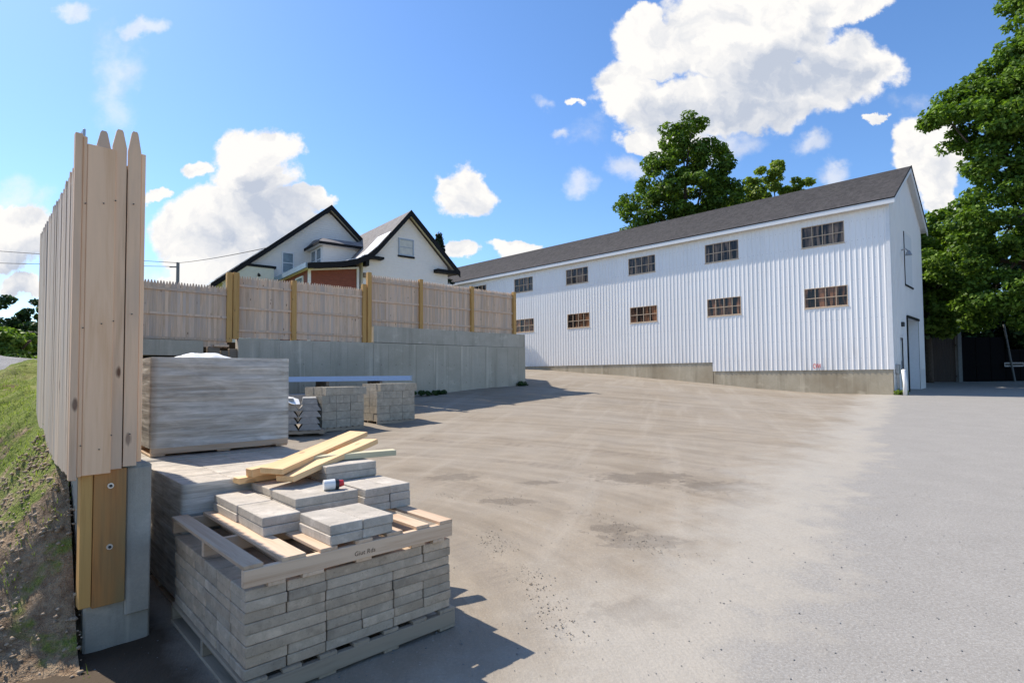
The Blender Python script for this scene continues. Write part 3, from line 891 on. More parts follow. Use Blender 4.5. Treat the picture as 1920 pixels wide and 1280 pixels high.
mb = MB()
xs = sorted({0.0, BW, BW / 2, *np.arange(0.3, BW, 0.3).round(3), DO[0], DO[1], LO[0], LO[1], SD[0], SD[1]})
for a, b_ in zip(xs[:-1], xs[1:]):
    mid = (a + b_) / 2; cuts = []
    if DO[0] < mid < DO[1]: cuts.append((0, DO[2]))
    if LO[0] < mid < LO[1]: cuts.append((LO[2], LO[3]))
    if SD[0] < mid < SD[1]: cuts.append((SD[2], SD[3]))
    cz = 0.2; segs = []
    for z0, z1 in sorted(cuts):
        if z0 > cz: segs.append((cz, z0, z0))
        cz = z1
    segs.append((cz, gable_top(a), gable_top(b_)))
    for z0, za, zb in segs:
        if za - z0 > 0.01: mb.face([(a, 0, z0), (b_, 0, z0), (b_, 0, zb), (a, 0, za)])
mb.build('gable_wall', M['siding'], barn)
mb = MB()
for k in range(1, 26):
    x = k * 0.305
    if x > BW - .05: break
    if DO[0] - .05 < x < DO[1] + .05 or LO[0] - .05 < x < LO[1] + .05:
        rngs = [(4.5, 5.8), (8.6, gable_top(x) - .02)] if LO[0] - .05 < x < LO[1] + .05 else [(4.5, gable_top(x) - .02)]
    else: rngs = [(1.76, gable_top(x) - .02)]
    if SD[0] - .05 < x < SD[1] + .05: rngs = [(3.4, gable_top(x) - .02)]
    for z0, z1 in rngs:
        mb.box((x - .012, -0.014, z0), (x + .012, 0.0, z1))
mb.build('siding_seam', M['siding'], barn)
# door recess
mb = MB()
mb.box((DO[0], 0.9, 0.4), (DO[1], 0.95, DO[2])); mb.box((DO[0] - .02, 0.02, 0.4), (DO[0], 0.95, DO[2])); mb.box((DO[1], 0.02, 0.4), (DO[1] + .02, 0.95, DO[2])); mb.box((DO[0], 0.02, DO[2]), (DO[1], 0.95, DO[2] + .02))
rec = mb.build('doorway', M['white_paint'], barn)
mb = MB(); mb.box((DO[0] - .09, -0.05, 0.5), (DO[0] + .03, 0.02, DO[2] + .03)); mb.build('door_post', M['black_trim'], barn)
mb = MB(); mb.box((DO[0] + .03, -0.05, DO[2] - .05), (DO[1] + .05, 0.02, DO[2] + .06)); mb.build('door_lintel', M['black_trim'], barn)
mb = MB(); mb.box((4.25, 0.82, 2.2), (5.3, 0.9, 2.6)); mb.build('door_window', M['dark_box'], barn)
mb = MB(); mb.box((LO[0], -0.01, LO[2]), (LO[1], 0.03, LO[3])); lf = mb.build('loft_door', M['white_paint'], barn)
mb = MB(); mb.box((LO[0] - .08, -.04, LO[2] - .08), (LO[0], 0.05, LO[3] + .05)); mb.box((LO[0], -.04, LO[2] - .08), (LO[1] + .1, .05, LO[2])); mb.build('loft_frame', M['black_trim'], barn)
# side door with glass over panel
mb = MB(); mb.box((SD[0], 0.05, SD[2]), (SD[1], 0.09, SD[3])); sdoor = mb.build('side_door', plain('grey_door_paint', (0.25, 0.26, 0.27), 0.5), barn)
mb = MB(); mb.box((SD[0] + .12, 0.03, 2.15), (SD[1] - .12, 0.05, 3.12)); mb.build('door_pane', M['blind'], sdoor)
# lamp, meter, downpipe
mb = MB(); mb.tube([(2.45, -.02, 7.5), (2.45, -.18, 7.55), (2.45, -.30, 7.42)], .03); mb.tube([(2.45, -.30, 7.44), (2.45, -.30, 7.22)], .05, .15, 10); mb.build('wall_lamp', M['grey_metal'], barn)
mb = MB(); mb.cbox((1.92, -.12, 3.78), (2.12, 0, 4.0), .02); mb.build('electric_meter', M['dark_box'], barn)
mb = MB(); mb.cbox((0.30, -.14, 1.55), (0.75, 0, 1.98), .02); mb.tube([(0.4, -.07, 1.56), (0.4, -.07, .7)], .03); mb.tube([(0.62, -.07, 1.56), (0.66, -.07, .7)], .045); mb.build('conduit_box', M['grey_metal'], barn)
# roof: stepped shingle courses on two slopes
slope = math.atan2(RIDGE - EZ, BW / 2)
OV, RK = 0.30, 0.28
sl = math.hypot(BW / 2, RIDGE - EZ)


def roof_pt(side, s, lift):    # s measured down from the ridge
    x = BW / 2 - side * s * math.cos(slope) - side * (-lift) * math.sin(slope) * -1
    return x, RIDGE + 0.10 - s * math.sin(slope) + lift * math.cos(slope)


tot = sl + OV / math.cos(slope) + .02
for side in (1, -1):
    mb = MB(); ncs = 31; cw = tot / ncs
    for k in range(ncs):
        s0, s1 = k * cw - .03, (k + 1) * cw
        (xa, za), (xb, zb) = roof_pt(side, max(0, s0), 0.0), roof_pt(side, s1, 0.028)
        ya, yb = -RK - 0.03, BLEN + .3
        mb.face([(xa, ya, za), (xb, ya, zb), (xb, yb, zb), (xa, yb, za)])
        xc, zc = roof_pt(side, s1, 0.0)
        mb.face([(xb, ya, zb), (xc, ya, zc), (xc, yb, zc), (xb, yb, zb)])
    o = mb.build('shingles', M['shingle'], barn, kind='stuff')
    # deck below with edge boards
    (x0, z0), (x1, z1) = roof_pt(side, 0, -.005), roof_pt(side, tot - .02, -.005)
    mb = MB(); mb.prism([(x0, z0), (x1, z1), (x1, z1 - .13), (x0, z0 - .13)], 1, -RK, BLEN + .28); mb.build('roof_deck', M['white_paint'], barn)
    mb = MB(); mb.prism([(x0, z0 - .13), (x1, z1 - .13), (x1, z1 - .30), (x0, z0 - .30)], 1, -RK, -RK + .035); mb.build('rake_board', M['white_paint'], barn)
    mb = MB(); mb.prism([(x0, z0 + .03), (x1, z1 + .03), (x1, z1 - .04), (x0, z0 - .04)], 1, -RK - .035, -RK - .004); mb.build('drip_edge', M['black_trim'], barn)
# eave fascia and soffit on the near side
xe, ze = roof_pt(1, tot, 0)
mb = MB(); mb.box((xe - .02, -RK - .03, ze - .25), (xe + .02, BLEN + .2, ze - .045)); mb.build('fascia', M['white_paint'], barn)
mb = MB(); mb.box((xe - .035, -RK - .03, ze - .04), (xe + .0, BLEN + .2, ze + .012)); mb.build('drip_edge', M['black_trim'], barn)
mb = MB(); mb.box((xe + .02, -RK + .04, ze - .21), (-0.03, BLEN + .2, ze - .19)); mb.build('soffit', M['white_paint'], barn)
mb = MB(); mb.box((-.06, 0.0, EZ - .02), (-0.03, BLEN, ze - .2)); mb.build('frieze_board', M['white_paint'], barn)

for (wy, z0, z1, kind) in windows:
    mb = MB(); t_ = .03
    mb.box((-.012, wy, z0), (.06, wy + t_, z1)); mb.box((-.012, wy + WW - t_, z0), (.06, wy + WW, z1))
    mb.box((-.012, wy + t_, z0), (.06, wy + WW - t_, z0 + .045)); mb.box((-.012, wy + t_, z1 - t_), (.06, wy + WW - t_, z1))
    fr = mb.build('window', M['muntin'], barn)
    n = 4; cwid = (WW - 2 * t_) / n; zm = z0 + (z1 - z0) * .5
    zm_ = z0 + (z1 - z0) * .49
    mm = MB()
    for k in range(1, n): mm.box((.0, wy + t_ + k * cwid - .014, z0 + .045), (.035, wy + t_ + k * cwid + .014, z1 - t_))
    mm.build('mullion', M['muntin'], fr)
    mm = MB()
    for k in range(n): mm.box((.004, wy + t_ + k * cwid + .014, zm_ - .016), (.030, wy + t_ + (k + 1) * cwid - .014, zm_ + .016))
    mm.build('transom', M['muntin'], fr)
    g = M['barn_glass_up'] if kind == 'up' else M['barn_glass']
    for k in range(n):
        for r_, (za, zb) in enumerate(((z0 + .045, zm_ - .016), (zm_ + .016, z1 - t_))):
            MB().box((.036, wy + t_ + k * cwid, za - .01), (.042, wy + t_ + (k + 1) * cwid, zb + .01)).build('pane', g, fr)
    MB().box((-.03, wy - .03, z0 - .03), (.0, wy + WW + .03, z0 - .003)).build('sill', M['muntin'], fr)
# red initials sprayed low on the siding
tx = bpy.data.curves.new('painted_mark', 'FONT'); tx.body = 'CVW'; tx.size = .36; tx.extrude = .003
to = bpy.data.objects.new('painted_mark', tx); col.objects.link(to)
tm = bpy.data.meshes.new_from_object(to); bpy.data.objects.remove(to); tm.materials.clear(); tm.materials.append(M['red_ink'])
o = link('painted_mark', tm, barn, loc=(-.028, 3.30, 1.84)); o.scale = (.42, .9, 1); o.rotation_euler = (R(90), 0, R(-90))
props(o, label='red sprayed letters')

# white pole and weeds at the barn corner
c_ = np.array([17.1, 24.6])
t = thing('bollard', 'leaning white pipe bollard by the barn corner', 'bollard', (17.35, 24.55, .60))
MB().tube([(0, 0, -.1), (0.02, 0, .55), (-.04, 0, 1.12)], .085, .085, 12).build('post', M['white_plastic'], t, smooth=True)
MB().tube([(-.04, 0, 1.12), (-.043, 0, 1.15)], .085, .03, 12).build('cap', M['white_plastic'], t)


# ------------------------------------------------------------------ house behind the fence
HO = (-7.4, 27.5); HA = math.atan2(.625, .78)
house = thing('house', 'white clapboard house with two steep gables and black trim behind the fence', 'house', (HO[0], HO[1], 0), HA)
HB = 2.2


def lap_wall(name, y, left, right, top, z0, thick=.1, step=.13, mat=None, parent=house):
    """clapboards: left/right/top give the outline; every course is a proud wedge"""
    mb = MB(); z = z0
    while True:
        z1 = z + step
        la, ra = left(z), right(z); lb, rb = left(z1), right(z1)
        if lb >= rb: break
        mb.face([(la, y - .018, z), (ra, y - .018, z), (rb, y, z1), (lb, y, z1)])
        mb.face([(la, y - .018, z), (la, y, z), (ra, y, z), (ra, y - .018, z)])
        z = z1
    return mb.build(name, mat or M['house_wall'], parent, kind='stuff')


AP2 = (2.48, 10.28)


def g2_left(z): return max(0.0, AP2[0] - (AP2[1] - .25 - z) / 1.10)
def g2_right(z): return min(4.95, AP2[0] + (AP2[1] - .25 - z) / 0.98)


lap_wall('gable_siding', 0.0, g2_left, g2_right, 0, HB)
MB().prism([(0, HB), (4.95, HB), (4.95, 7.55), (2.48, 9.95), (0, 7.3)], 1, 0.01, 8.0).build('wall', M['house_wall'], house)


def slope_slab(name, prof_, y0, y1, th, mat, parent=house, **kw):
    mb = MB()
    for (a, b_) in zip(prof_[:-1], prof_[1:]):
        mb.prism([a, b_, (b_[0], b_[1] - th), (a[0], a[1] - th)], 1, y0, y1)
    return mb.build(name, mat, parent, **kw)


L2 = [AP2, (0.62, 8.10), (0.10, 7.62), (-0.45, 7.33), (-1.3, 7.10), (-2.85, 6.86)]
R2 = [AP2, (5.52, 7.36)]
RO = .38
slope_slab('roof', L2[:3], -RO, 8.0, .10, M['house_shingle'])
slope_slab('roof', R2, -RO, 8.0, .10, M['house_shingle'])
slope_slab('porch_roof', L2[2:], -RO, 4.9, .10, M['house_shingle'])
# black rake boards on the front edges
slope_slab('rake_board', [(x, z + .03) for x, z in L2[:3]], -RO - .05, -RO - .004, .33, M['black_trim'])
slope_slab('rake_board', [(x, z + .03) for x, z in R2], -RO - .05, -RO - .004, .33, M['black_trim'])
slope_slab('rake_board', [(x, z + .03) for x, z in L2[2:]], -RO - .05, -RO - .004, .27, M['black_trim'])
MB().box((-.02, -RO + .0, 7.10), (.16, -.02, 7.38)).build('cornice', M['black_trim'], house)
slope_slab('soffit', [(x, z - .11) for x, z in L2[:3]], -RO, -.03, .03, M['soffit'])
slope_slab('soffit', [(x, z - .11) for x, z in R2], -RO, -.03, .03, M['soffit'])
# white snow strips of metal low on the roof
slope_slab('snow_strip', [(1.35, 9.02), (0.62, 8.18), (0.10, 7.70), (-.45, 7.41), (-.9, 7.29)], -RO + .02, 1.2, .03, M['white_metal'])
# cornice returns
MB().box((4.05, -.42, 7.22), (5.45, 0, 7.40)).build('cornice_return', M['black_trim'], house)
MB().box((-.10, -.42, 7.50), (.95, -.02, 7.62)).build('cornice_return', M['black_trim'], house)
# gable window
def house_window(u0, u1, z0, z1, y, frame=M['white_paint'], pane=M['house_glass'], face='front', sash=True, sillm=None, parent=house):
    w = .05; mb = MB()
    if face == 'front':
        B = lambda a, b_, za, zb, d0, d1: ((a, y + d0, za), (b_, y + d1, zb))
    else:
        B = lambda a, b_, za, zb, d0, d1: ((y + d0, a, za), (y + d1, b_, zb))
    mb.box(*B(u0 - w, u0 + .02, z0 - w, z1 + w, -.05, .02)); mb.box(*B(u1 - .02, u1 + w, z0 - w, z1 + w, -.05, .02))
    mb.box(*B(u0 + .02, u1 - .02, z1 - .02, z1 + w, -.05, .02)); mb.box(*B(u0 + .02, u1 - .02, z0 - w, z0 + .02, -.05, .02))
    f = mb.build('window', frame, parent)
    zm = (z0 + z1) / 2
    if sash: MB().box(*B(u0 + .02, u1 - .02, zm - .02, zm + .02, -.035, 0)).build('sash_rail', frame, f)
    for za, zb in (((z0 + .02), zm - .02), (zm + .02, z1 - .02)):
        MB().box(*B(u0 + .02, u1 - .02, za - .001, zb + .001, -.026, -.02)).build('pane', pane, f)
    if sillm: MB().box(*B(u0 - .08, u1 + .08, z0 - .14, z0 - w - .003, -.09, .0)).build('sill', sillm, f)
    return f


house_window(1.98, 2.78, 7.98, 8.78, 0.0, frame=M['grey_metal'], pane=M['blind'], sillm=M['black_trim'])
# porch: white frame, brick-red boarding
PZ = 6.95
mb = MB(); mb.prism([(-2.5, HB), (-.12, HB), (-.12, 7.08), (-2.5, 6.72)], 1, .30, .38)
mb.build('porch_wall', M['red_wall'], house)
mb = MB(); mb.box((-2.62, .22, HB), (-2.5, .32, 6.78)); mb.build('porch_post', M['white_paint'], house)
mb = MB(); mb.box((-.22, .22, HB), (-.10, .32, 7.10)); mb.build('porch_post', M['white_paint'], house)
mb = MB(); mb.prism([(-2.5, 6.66), (-.22, 7.00), (-.22, 7.08), (-2.5, 6.74)], 1, .22, .32); mb.build('porch_beam', M['white_paint'], house)
mb = MB()
for k in range(26):
    z = 3.4 + k * .14
    if z > 6.6: break
    mb.box((-2.5, .285, z), (-.22, .298, z + .12))
mb.build('red_board', M['red_wall'], house, kind='stuff')
# porch side: eave, ceiling, window
MB().box((-2.95, -RO, 6.66), (-2.86, 4.9, 6.90)).build('porch_fascia', plain('blue_grey_gutter', (0.20, 0.27, 0.34), .4), house)
MB().box((-2.86, -RO + .1, 6.70), (-2.5, 4.8, 6.74)).build('porch_ceiling', M['soffit'], house)
MB().box((-2.60, .38, HB), (-2.52, 4.7, 6.70)).build('porch_side_wall', M['red_wall'], house)
house_window(1.0, 2.0, 5.6, 6.45, -2.61, face='side')
# gable one, farther back
G1 = 5.0; AP1 = (.13, 11.34)
lap_wall('gable_siding', G1, lambda z: max(-5.35, AP1[0] - (AP1[1] - .3 - z) / .84), lambda z: min(5.0, AP1[0] + (AP1[1] - .3 - z) / .90), 0, HB)
MB().prism([(-5.35, HB), (5.0, HB), (5.0, 6.8), (AP1[0], 11.0), (-5.35, 6.5)], 1, G1 + .01, G1 + 7).build('wall', M['house_wall'], house)
L1 = [AP1, (-3.2, 8.54), (-5.95, 6.28)]; R1 = [AP1, (5.4, 6.6)]
for P_ in (L1, R1):
    slope_slab('roof', P_, G1 - RO, G1 + 7.2, .10, M['house_shingle'])
    slope_slab('rake_board', [(x, z + .03) for x, z in P_], G1 - RO - .05, G1 - RO - .004, .31, M['black_trim'])
    slope_slab('soffit', [(x, z - .11) for x, z in P_], G1 - RO, G1 - .03, .03, M['soffit'])
slope_slab('snow_strip', [(-3.5, 8.37), (-5.75, 6.53)], G1 - RO + .02, G1 + 2, .03, M['white_metal'])
MB().box((-4.55, G1 - .42, 7.38), (-2.85, G1 - .02, 7.50)).build('cornice_return', M['black_trim'], house)
MB().prism([(-5.3, 6.6), (-2.95, 6.6), (-2.95, 7.37), (-4.5, 7.37)], 1, G1 - .36, G1 - .03).build('cornice', M['soffit'], house)
house_window(-2.42, -1.86, 7.28, 8.38, G1, sillm=None)
mb = MB(); mb.cbox((-3.85, G1 - .12, 7.15), (-3.7, G1 - .02, 7.3), .02); mb.tube([(-3.78, G1 - .1, 7.2), (-3.72, G1 - .3, 7.05), (-3.70, G1 - .42, 6.92)], .03, .08, 8); mb.build('floodlight', M['dark_box'], house)
mb = MB(); mb.cbox((-.02, -.15, 6.55), (.30, -.02, 6.78), .02); mb.build('wall_vent', M['old_timber'], house)
# dormer bay in the angle of the roofs
mb = MB(); mb.box((-.95, 3.0, 6.9), (1.2, G1, 8.72)); mb.build('dormer', M['house_wall'], house)
lap_wall('dormer_siding', 3.0, lambda z: -.95, lambda z: 1.1 if z < 8.7 else -5, 0, 7.0)
mb = MB(); h0, h1 = 8.72, 9.12
a = [(-1.25, 2.68, h0), (1.35, 2.68, h0), (1.35, G1, h0), (-1.25, G1, h0)]
mb.hexa(a + [(-.75, 3.5, h1), (1.35, 3.3, h1), (1.35, G1, h1 + .15), (-.75, G1, h1 + .15)]); mb.build('dormer_roof', M['house_shingle'], house)
mb = MB(); mb.box((-1.28, 2.64, h0 - .12), (1.3, 2.69, h0 + .02)); mb.box((-1.28, 2.69, h0 - .12), (-1.24, G1, h0 + .02)); mb.build('dormer_fascia', M['black_trim'], house)
mb = MB(); mb.box((-1.24, 2.69, h0 - .10), (1.2, 2.99, h0 - .04)); mb.box((-1.24, 2.99, h0 - .10), (-.96, G1, h0 - .04)); mb.build('dormer_soffit', M['white_paint'], house)
house_window(3.15, 3.80, 7.35, 8.5, -.95, face='side')
house_window(4.00, 4.65, 7.35, 8.5, -.95, face='side')


# ------------------------------------------------------------------ retaining wall under the back fence
wall = thing('retaining_wall', 'tall grey concrete retaining wall under the back picket fence', 'wall', (-3.5, 21.3, 0))


def wall_seg(name, p, q_, thick, z0, z1, mat, parent, front=0.10):
    p = np.array(p); q_ = np.array(q_); d = (q_ - p) / np.linalg.norm(q_ - p); n = np.array([d[1], -d[0]])
    a = p + n * front; b_ = q_ + n * front; c = q_ - n * (thick - front); e_ = p - n * (thick - front)
    off = Vector(parent.location) if parent else Vector((0, 0, 0))
    mb = MB()
    mb.hexa([(w[0] - off.x, w[1] - off.y, z - off.z) for z in (z0, z1) for w in (a, b_, c, e_)])
    return mb.build(name, mat, parent)


nW = [(-11.0, 14.9), (-8.62, 17.05), (-7.2, 18.2), (-5.0, 19.95)]
# lower course with a curved front made of straight pours
wall_seg('wall_pour', (-8.50, 17.13), (-7.2, 18.2), .35, -.2, 2.82, M['wall_concrete'], wall, .14)
wall_seg('wall_pour', (-7.2, 18.2), (-5.05, 19.96), .35, -.2, 2.835, M['wall_concrete'], wall, .14)
wall_seg('wall_pour', (-5.05, 19.96), (-3.53, 21.4), .35, -.2, 2.84, M['wall_concrete'], wall, .14)
wall_seg('wall_pour', (-3.53, 21.4), (-1.68, 23.15), .35, -.2, 2.845, M['wall_concrete'], wall, .14)
wall_seg('wall_pour', (-1.68, 23.15), (0.50, 24.95), .35, -.2, 2.85, M['wall_concrete'], wall, .14)
for p, q_ in (((-5.05, 19.96), (-3.53, 21.4)), ((-3.53, 21.4), (-1.68, 23.15)), ((-1.68, 23.15), (0.50, 24.95))):
    wall_seg('wall_top_pour', p, q_, .35, 2.86, 3.44, M['wall_concrete_pale'], wall, .125)
for (p, q_), zt_ in zip((((-8.50, 17.13), (-7.2, 18.2)), ((-7.2, 18.2), (-5.05, 19.96)), ((-5.05, 19.96), (-3.53, 21.4)), ((-3.53, 21.4), (-1.68, 23.15)), ((-1.68, 23.15), (0.50, 24.95))), (2.8, 2.8, 2.82, 2.82, 2.82)):
    p = np.array(p); q_ = np.array(q_); L = np.linalg.norm(q_ - p); d = (q_ - p) / L; n = np.array([d[1], -d[0]]); a_ = math.atan2(d[1], d[0])
    for k in range(1, int(L / .61) + 1):
        c = p + d * min(L - .03, k * .61) + n * .141
        MB().box((-.006, -.006, -.1), (.006, .004, zt_ - .03)).build('form_seam', M['wall_concrete'], wall, (c[0] + 3.5, c[1] - 21.3, 0), a_)
    for k in range(int(L / .61)):
        for zz in (1.35, 2.05):
            c = p + d * (k * .61 + .31) + n * .142
            MB().tube([(0, -.003, 0), (0, .003, 0)], .016, .016, 8).build('tie_hole', M['old_timber'], wall, (c[0] + 3.5, c[1] - 21.3, zz), a_)
wall_seg('wall_return', (0.42, 24.9), (-2.6, 31.5), .3, 0.2, 3.43, M['wall_concrete'], wall, -.02)
# left bay: slab over a dark pit, and an opening with old timbers
wall_seg('wall_lintel', (-11.2, 14.45), (-9.18, 16.40), .35, 2.28, 2.72, M['wall_concrete'], wall, .14)
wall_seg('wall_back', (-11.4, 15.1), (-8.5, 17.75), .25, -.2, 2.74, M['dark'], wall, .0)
t = thing('timber_stack', 'old brown timbers set in the wall opening left of the concrete', 'timber', (-8.78, 16.88, 1.4), .74)
for k, (a, b_, z0, z1) in enumerate([(-.45, -.12, 0, 1.15), (-.08, .12, 0, 1.05), (.15, .38, 0, 1.12)]):
    MB().cbox((a, -.05, z0), (b_, .15, z1), .01).build('timber', M['old_timber'], t)
MB().cbox((-.30, -.12, 1.16), (.12, .10, 1.23), .01).build('plank', M['cap_pale'], t)
# weeds along the wall foot are built with the vegetation


# ------------------------------------------------------------------ picket fences
def picket_mesh(h, w=.068, th=.018, name='picket', mat=None, gothic=True):
    key = (name, round(h, 3), w, mat.name)
    if key in _cache: return _cache[key]
    mb = MB()
    if gothic: poly = [(-w / 2, 0), (w / 2, 0), (w / 2, h - .10), (w * .16, h - .008), (w * .08, h), (-w * .08, h), (-w * .16, h - .008), (-w / 2, h - .10)]
    else: poly = [(-w / 2, 0), (w / 2, 0), (w / 2, h), (-w / 2, h)]
    mb.prism(poly, 1, -th / 2, th / 2)
    _cache[key] = mb.mesh(name, mat); return _cache[key]


def fence_panel(parent, p, q_, zt0, zt1, h, mat, side=1, rails=(.22, .92, 1.62), pitch=.074, name='fence_panel', jit=.012, inset=.08, stuff=False):
    """pickets between two posts, rails on the side given; z tops from zt0 to zt1"""
    p = np.array(p, float); q_ = np.array(q_, float); d = (q_ - p); L = np.linalg.norm(d); d /= L; n = np.array([d[1], -d[0]]) * side
    a = math.atan2(d[1], d[0]); off = parent.location
    k0 = inset; m_ = int((L - 2 * inset) / pitch); pt = (L - 2 * inset) / m_
    me = picket_mesh(h, pt * 1.0, name='picket', mat=mat)
    for k in range(m_):
        s = k0 + (k + .5) * pt; c = p + d * s; zt = zt0 + (zt1 - zt0) * s / L + random.uniform(-jit, jit)
        o = link('picket', me, parent, (c[0] - off.x, c[1] - off.y, zt - h - off.z), (random.uniform(-.002, .002), random.uniform(-.0012, .0012), a + random.uniform(-.012, .012)))
    for rz_ in rails:
        mb = MB()
        A = p + d * .03 + n * .03; B = q_ - d * .03 + n * .03; nn = n * .021
        za, zb = zt0 - h + rz_ - off.z, zt1 - h + rz_ - off.z
        c4 = [A - nn, B - nn, B + nn, A + nn]; zz = [za, zb, zb, za]
        c4 = [(w[0] - off.x, w[1] - off.y) for w in c4]
        mb.hexa([(w[0], w[1], z_ - .035) for w, z_ in zip(c4, zz)] + [(w[0], w[1], z_ + .035) for w, z_ in zip(c4, zz)])
        mb.build('rail', M['picket'] if mat == M['picket'] else M['picket_grey'], parent)


bf = thing('picket_fence', 'pale wooden picket fence with yellow posts along the top of the retaining wall', 'fence', (-5.2, 19.85, 2.8))
panels = [((-10.75, 15.05), (-8.66, 17.0), 4.43, 4.41, 1.86), ((-8.56, 17.12), (-7.2, 18.2), 4.80, 4.79, 1.93), ((-7.2, 18.2), (-5.22, 19.80), 4.80, 4.77, 1.93),
          ((-5.12, 19.9), (-3.53, 21.4), 5.30, 5.31, 1.86), ((-3.53, 21.4), (-1.68, 23.15), 5.31, 5.30, 1.85), ((-1.68, 23.15), (.08, 24.62), 5.30, 5.27, 1.83)]
for p, q_, a, b_, h in panels:
    fence_panel(bf, p, q_, a, b_, h, M['picket'], side=1)


def post(parent, x, y, z0, z1, w=.14, rz=.75, mat=None):
    off = parent.location
    return link('post', cb_mesh('post', w, w, z1 - z0, mat or M['treated'], .006), parent, (x - off.x, y - off.y, z0 - off.z), rz)


for x, y, z0, z1, w in [(-8.68, 16.97, 2.72, 4.86, .16), (-8.53, 17.07, 2.82, 4.87, .17), (-7.17, 18.17, 2.82, 4.80, .15), (-5.28, 19.74, 2.83, 4.92, .15), (-5.12, 19.82, 2.83, 5.36, .15),
                        (-3.52, 21.36, 3.44, 5.36, .15), (-1.67, 23.10, 3.44, 5.35, .15), (.10, 24.58, 3.44, 5.32, .15)]:
    post(bf, x, y, z0, z1, w)

lf_ = thing('picket_fence', 'tall grey picket fence running back on the left from its boarded end post', 'fence', (A0[0], A0[1], .9))
# near panel seen from its outer face, panels beyond partly hidden
def lawn_z(x, y): return float(_lawn(x, y))
fence_panel(lf_, FL[0], FL[1], 2.93, 2.96, 1.86, M['picket_grey'], side=1, pitch=.098, inset=.02, jit=.008)
fence_panel(lf_, tuple(A0 + E1 * .40 + E2 * .06), tuple(A0 + E1 * .40 + E2 * 2.42), 2.80, 2.80, 1.66, M['picket'], side=-1, pitch=.098, inset=.02, jit=.008)
for p, q_ in zip(FL[1:-1], FL[2:]):
    L = math.dist(p, q_)
    nsub = max(1, round(L / 2.44))
    for k in range(nsub):
        a = (p[0] + (q_[0] - p[0]) * k / nsub, p[1] + (q_[1] - p[1]) * k / nsub); b_ = (p[0] + (q_[0] - p[0]) * (k + 1) / nsub, p[1] + (q_[1] - p[1]) * (k + 1) / nsub)
        za = max(2.90, lawn_z(*a) + 1.4); zb = max(2.90, lawn_z(*b_) + 1.4)
        fence_panel(lf_, a, b_, za, zb, 1.86, M['picket_grey'], side=1, pitch=.088, inset=.03)
        post(lf_, b_[0] + .06, b_[1] - .06, lawn_z(*b_) - .3, zb - .1, .10)
# outer-face rail shadow boards at knee and shoulder
base_a = math.atan2(E2[1], E2[0])


# end-board assembly: local x = along the end (E1), y = away (into the fence), z up
ea = math.atan2(E1[1], E1[0])
def end_board(x0, x1, y0, y1, z0, z1, mat, gothic=False, name='end_board', parent=None, lab=None, tip=.16):
    parent = parent or lf_
    if z0 > 1.0:
        x0, x1 = .046 + (x0 + .024) * .796, .046 + (x1 + .024) * .796
    w = x1 - x0
    if gothic:
        poly = [(-w / 2, 0), (w / 2, 0), (w / 2, z1 - z0 - tip), (w * .24, z1 - z0 - .012), (w * .15, z1 - z0), (-w * .15, z1 - z0), (-w * .24, z1 - z0 - .012), (-w / 2, z1 - z0 - tip)]
        me = MB().prism(poly, 1, -(y1 - y0) / 2, (y1 - y0) / 2).mesh(name, mat)
    else:
        me = MB().cbox((-w / 2, -(y1 - y0) / 2, 0), (w / 2, (y1 - y0) / 2, z1 - z0), .003).mesh(name, mat)
    c = E1 * (x0 + x1) / 2 + np.array([-E1[1], E1[0]]) * (y0 + y1) / 2
    o = link(name, me, parent, (c[0], c[1], z0 - parent.location.z), ea)
    if lab: o['label'] = lab
    return o


ZL, ZT = 1.07, 3.12
end_board(-.024, .022, -.02, .03, ZL - .02, ZT + .0, M['cap_pale'], name='side_board')
end_board(.024, .052, -.010, .020, ZL - .005, ZT - .01, M['cap'])
end_board(.030, .046, .03, .12, ZT - .5, ZT + .05, M['grey_metal'], name='bracket')
end_board(.053, .232, -.012, .010, ZL, ZT - .05, M['cap'], lab='wide tan board of the fence end')
end_board(.110, .205, .012, .030, ZL + .02, ZT + .06, M['cap_pale'], True, name='end_picket', tip=.11)
end_board(.212, .305, .000, .018, ZL + .02, ZT + .09, M['cap_pale'], True, name='end_picket', tip=.11)
end_board(.313, .402, -.004, .014, ZL + .03, ZT + .10, M['cap_pale'], True, name='end_picket', tip=.13)
end_board(.404, .436, .004, .030, ZL + .05, ZT - .03, M['cap'])
end_board(.02, .43, .03, .06, ZL + .05, ZT - .12, M['dark'], name='backing_board')
for nx, nzs in ((.10, (1.25, 1.95, 2.7)), (.19, (1.22, 1.98, 2.72)), (.25, (1.3, 2.0, 2.75)), (.345, (1.3, 2.05, 2.75))):
    for nz_ in nzs:
        c = E1 * nx + np.array([-E1[1], E1[0]]) * -.0195
        MB().tube([(0, 0, 0), (0, .012, 0)], .0035, .0035, 8).build('nail', M['dark_box'], lf_, (c[0], c[1], nz_ - .9), ea)
# treated post and bolted plank at the concrete end
end_board(.110, .170, .02, .11, .28, ZL + .02, M['treated'], name='end_post')
pk = end_board(.173, .338, .012, .052, .27, ZL + .02, M['treated_plank'], name='bolted_plank')
for z in (.62, .99):
    m_ = MB(); m_.tube([(0, -.0025, 0), (0, .004, 0)], .017, .017, 14)
    m_.build('washer', M['steel'], pk, (0.0, -.024, z - .27))
    MB().tube([(0, -.012, 0), (0, -.0028, 0)], .009, .009, 6).build('bolt', M['dark_box'], pk, (0.0, -.024, z - .27))
link('back_post', cb_mesh('back_post', .045, .09, 1.1, M['old_timber'], .004), lf_, (-.085, .30, -.30), ea)
MB().prism([(.04, 0), (.10, 0), (.10, .9), (.04, .9)], 2, -.4, .3)
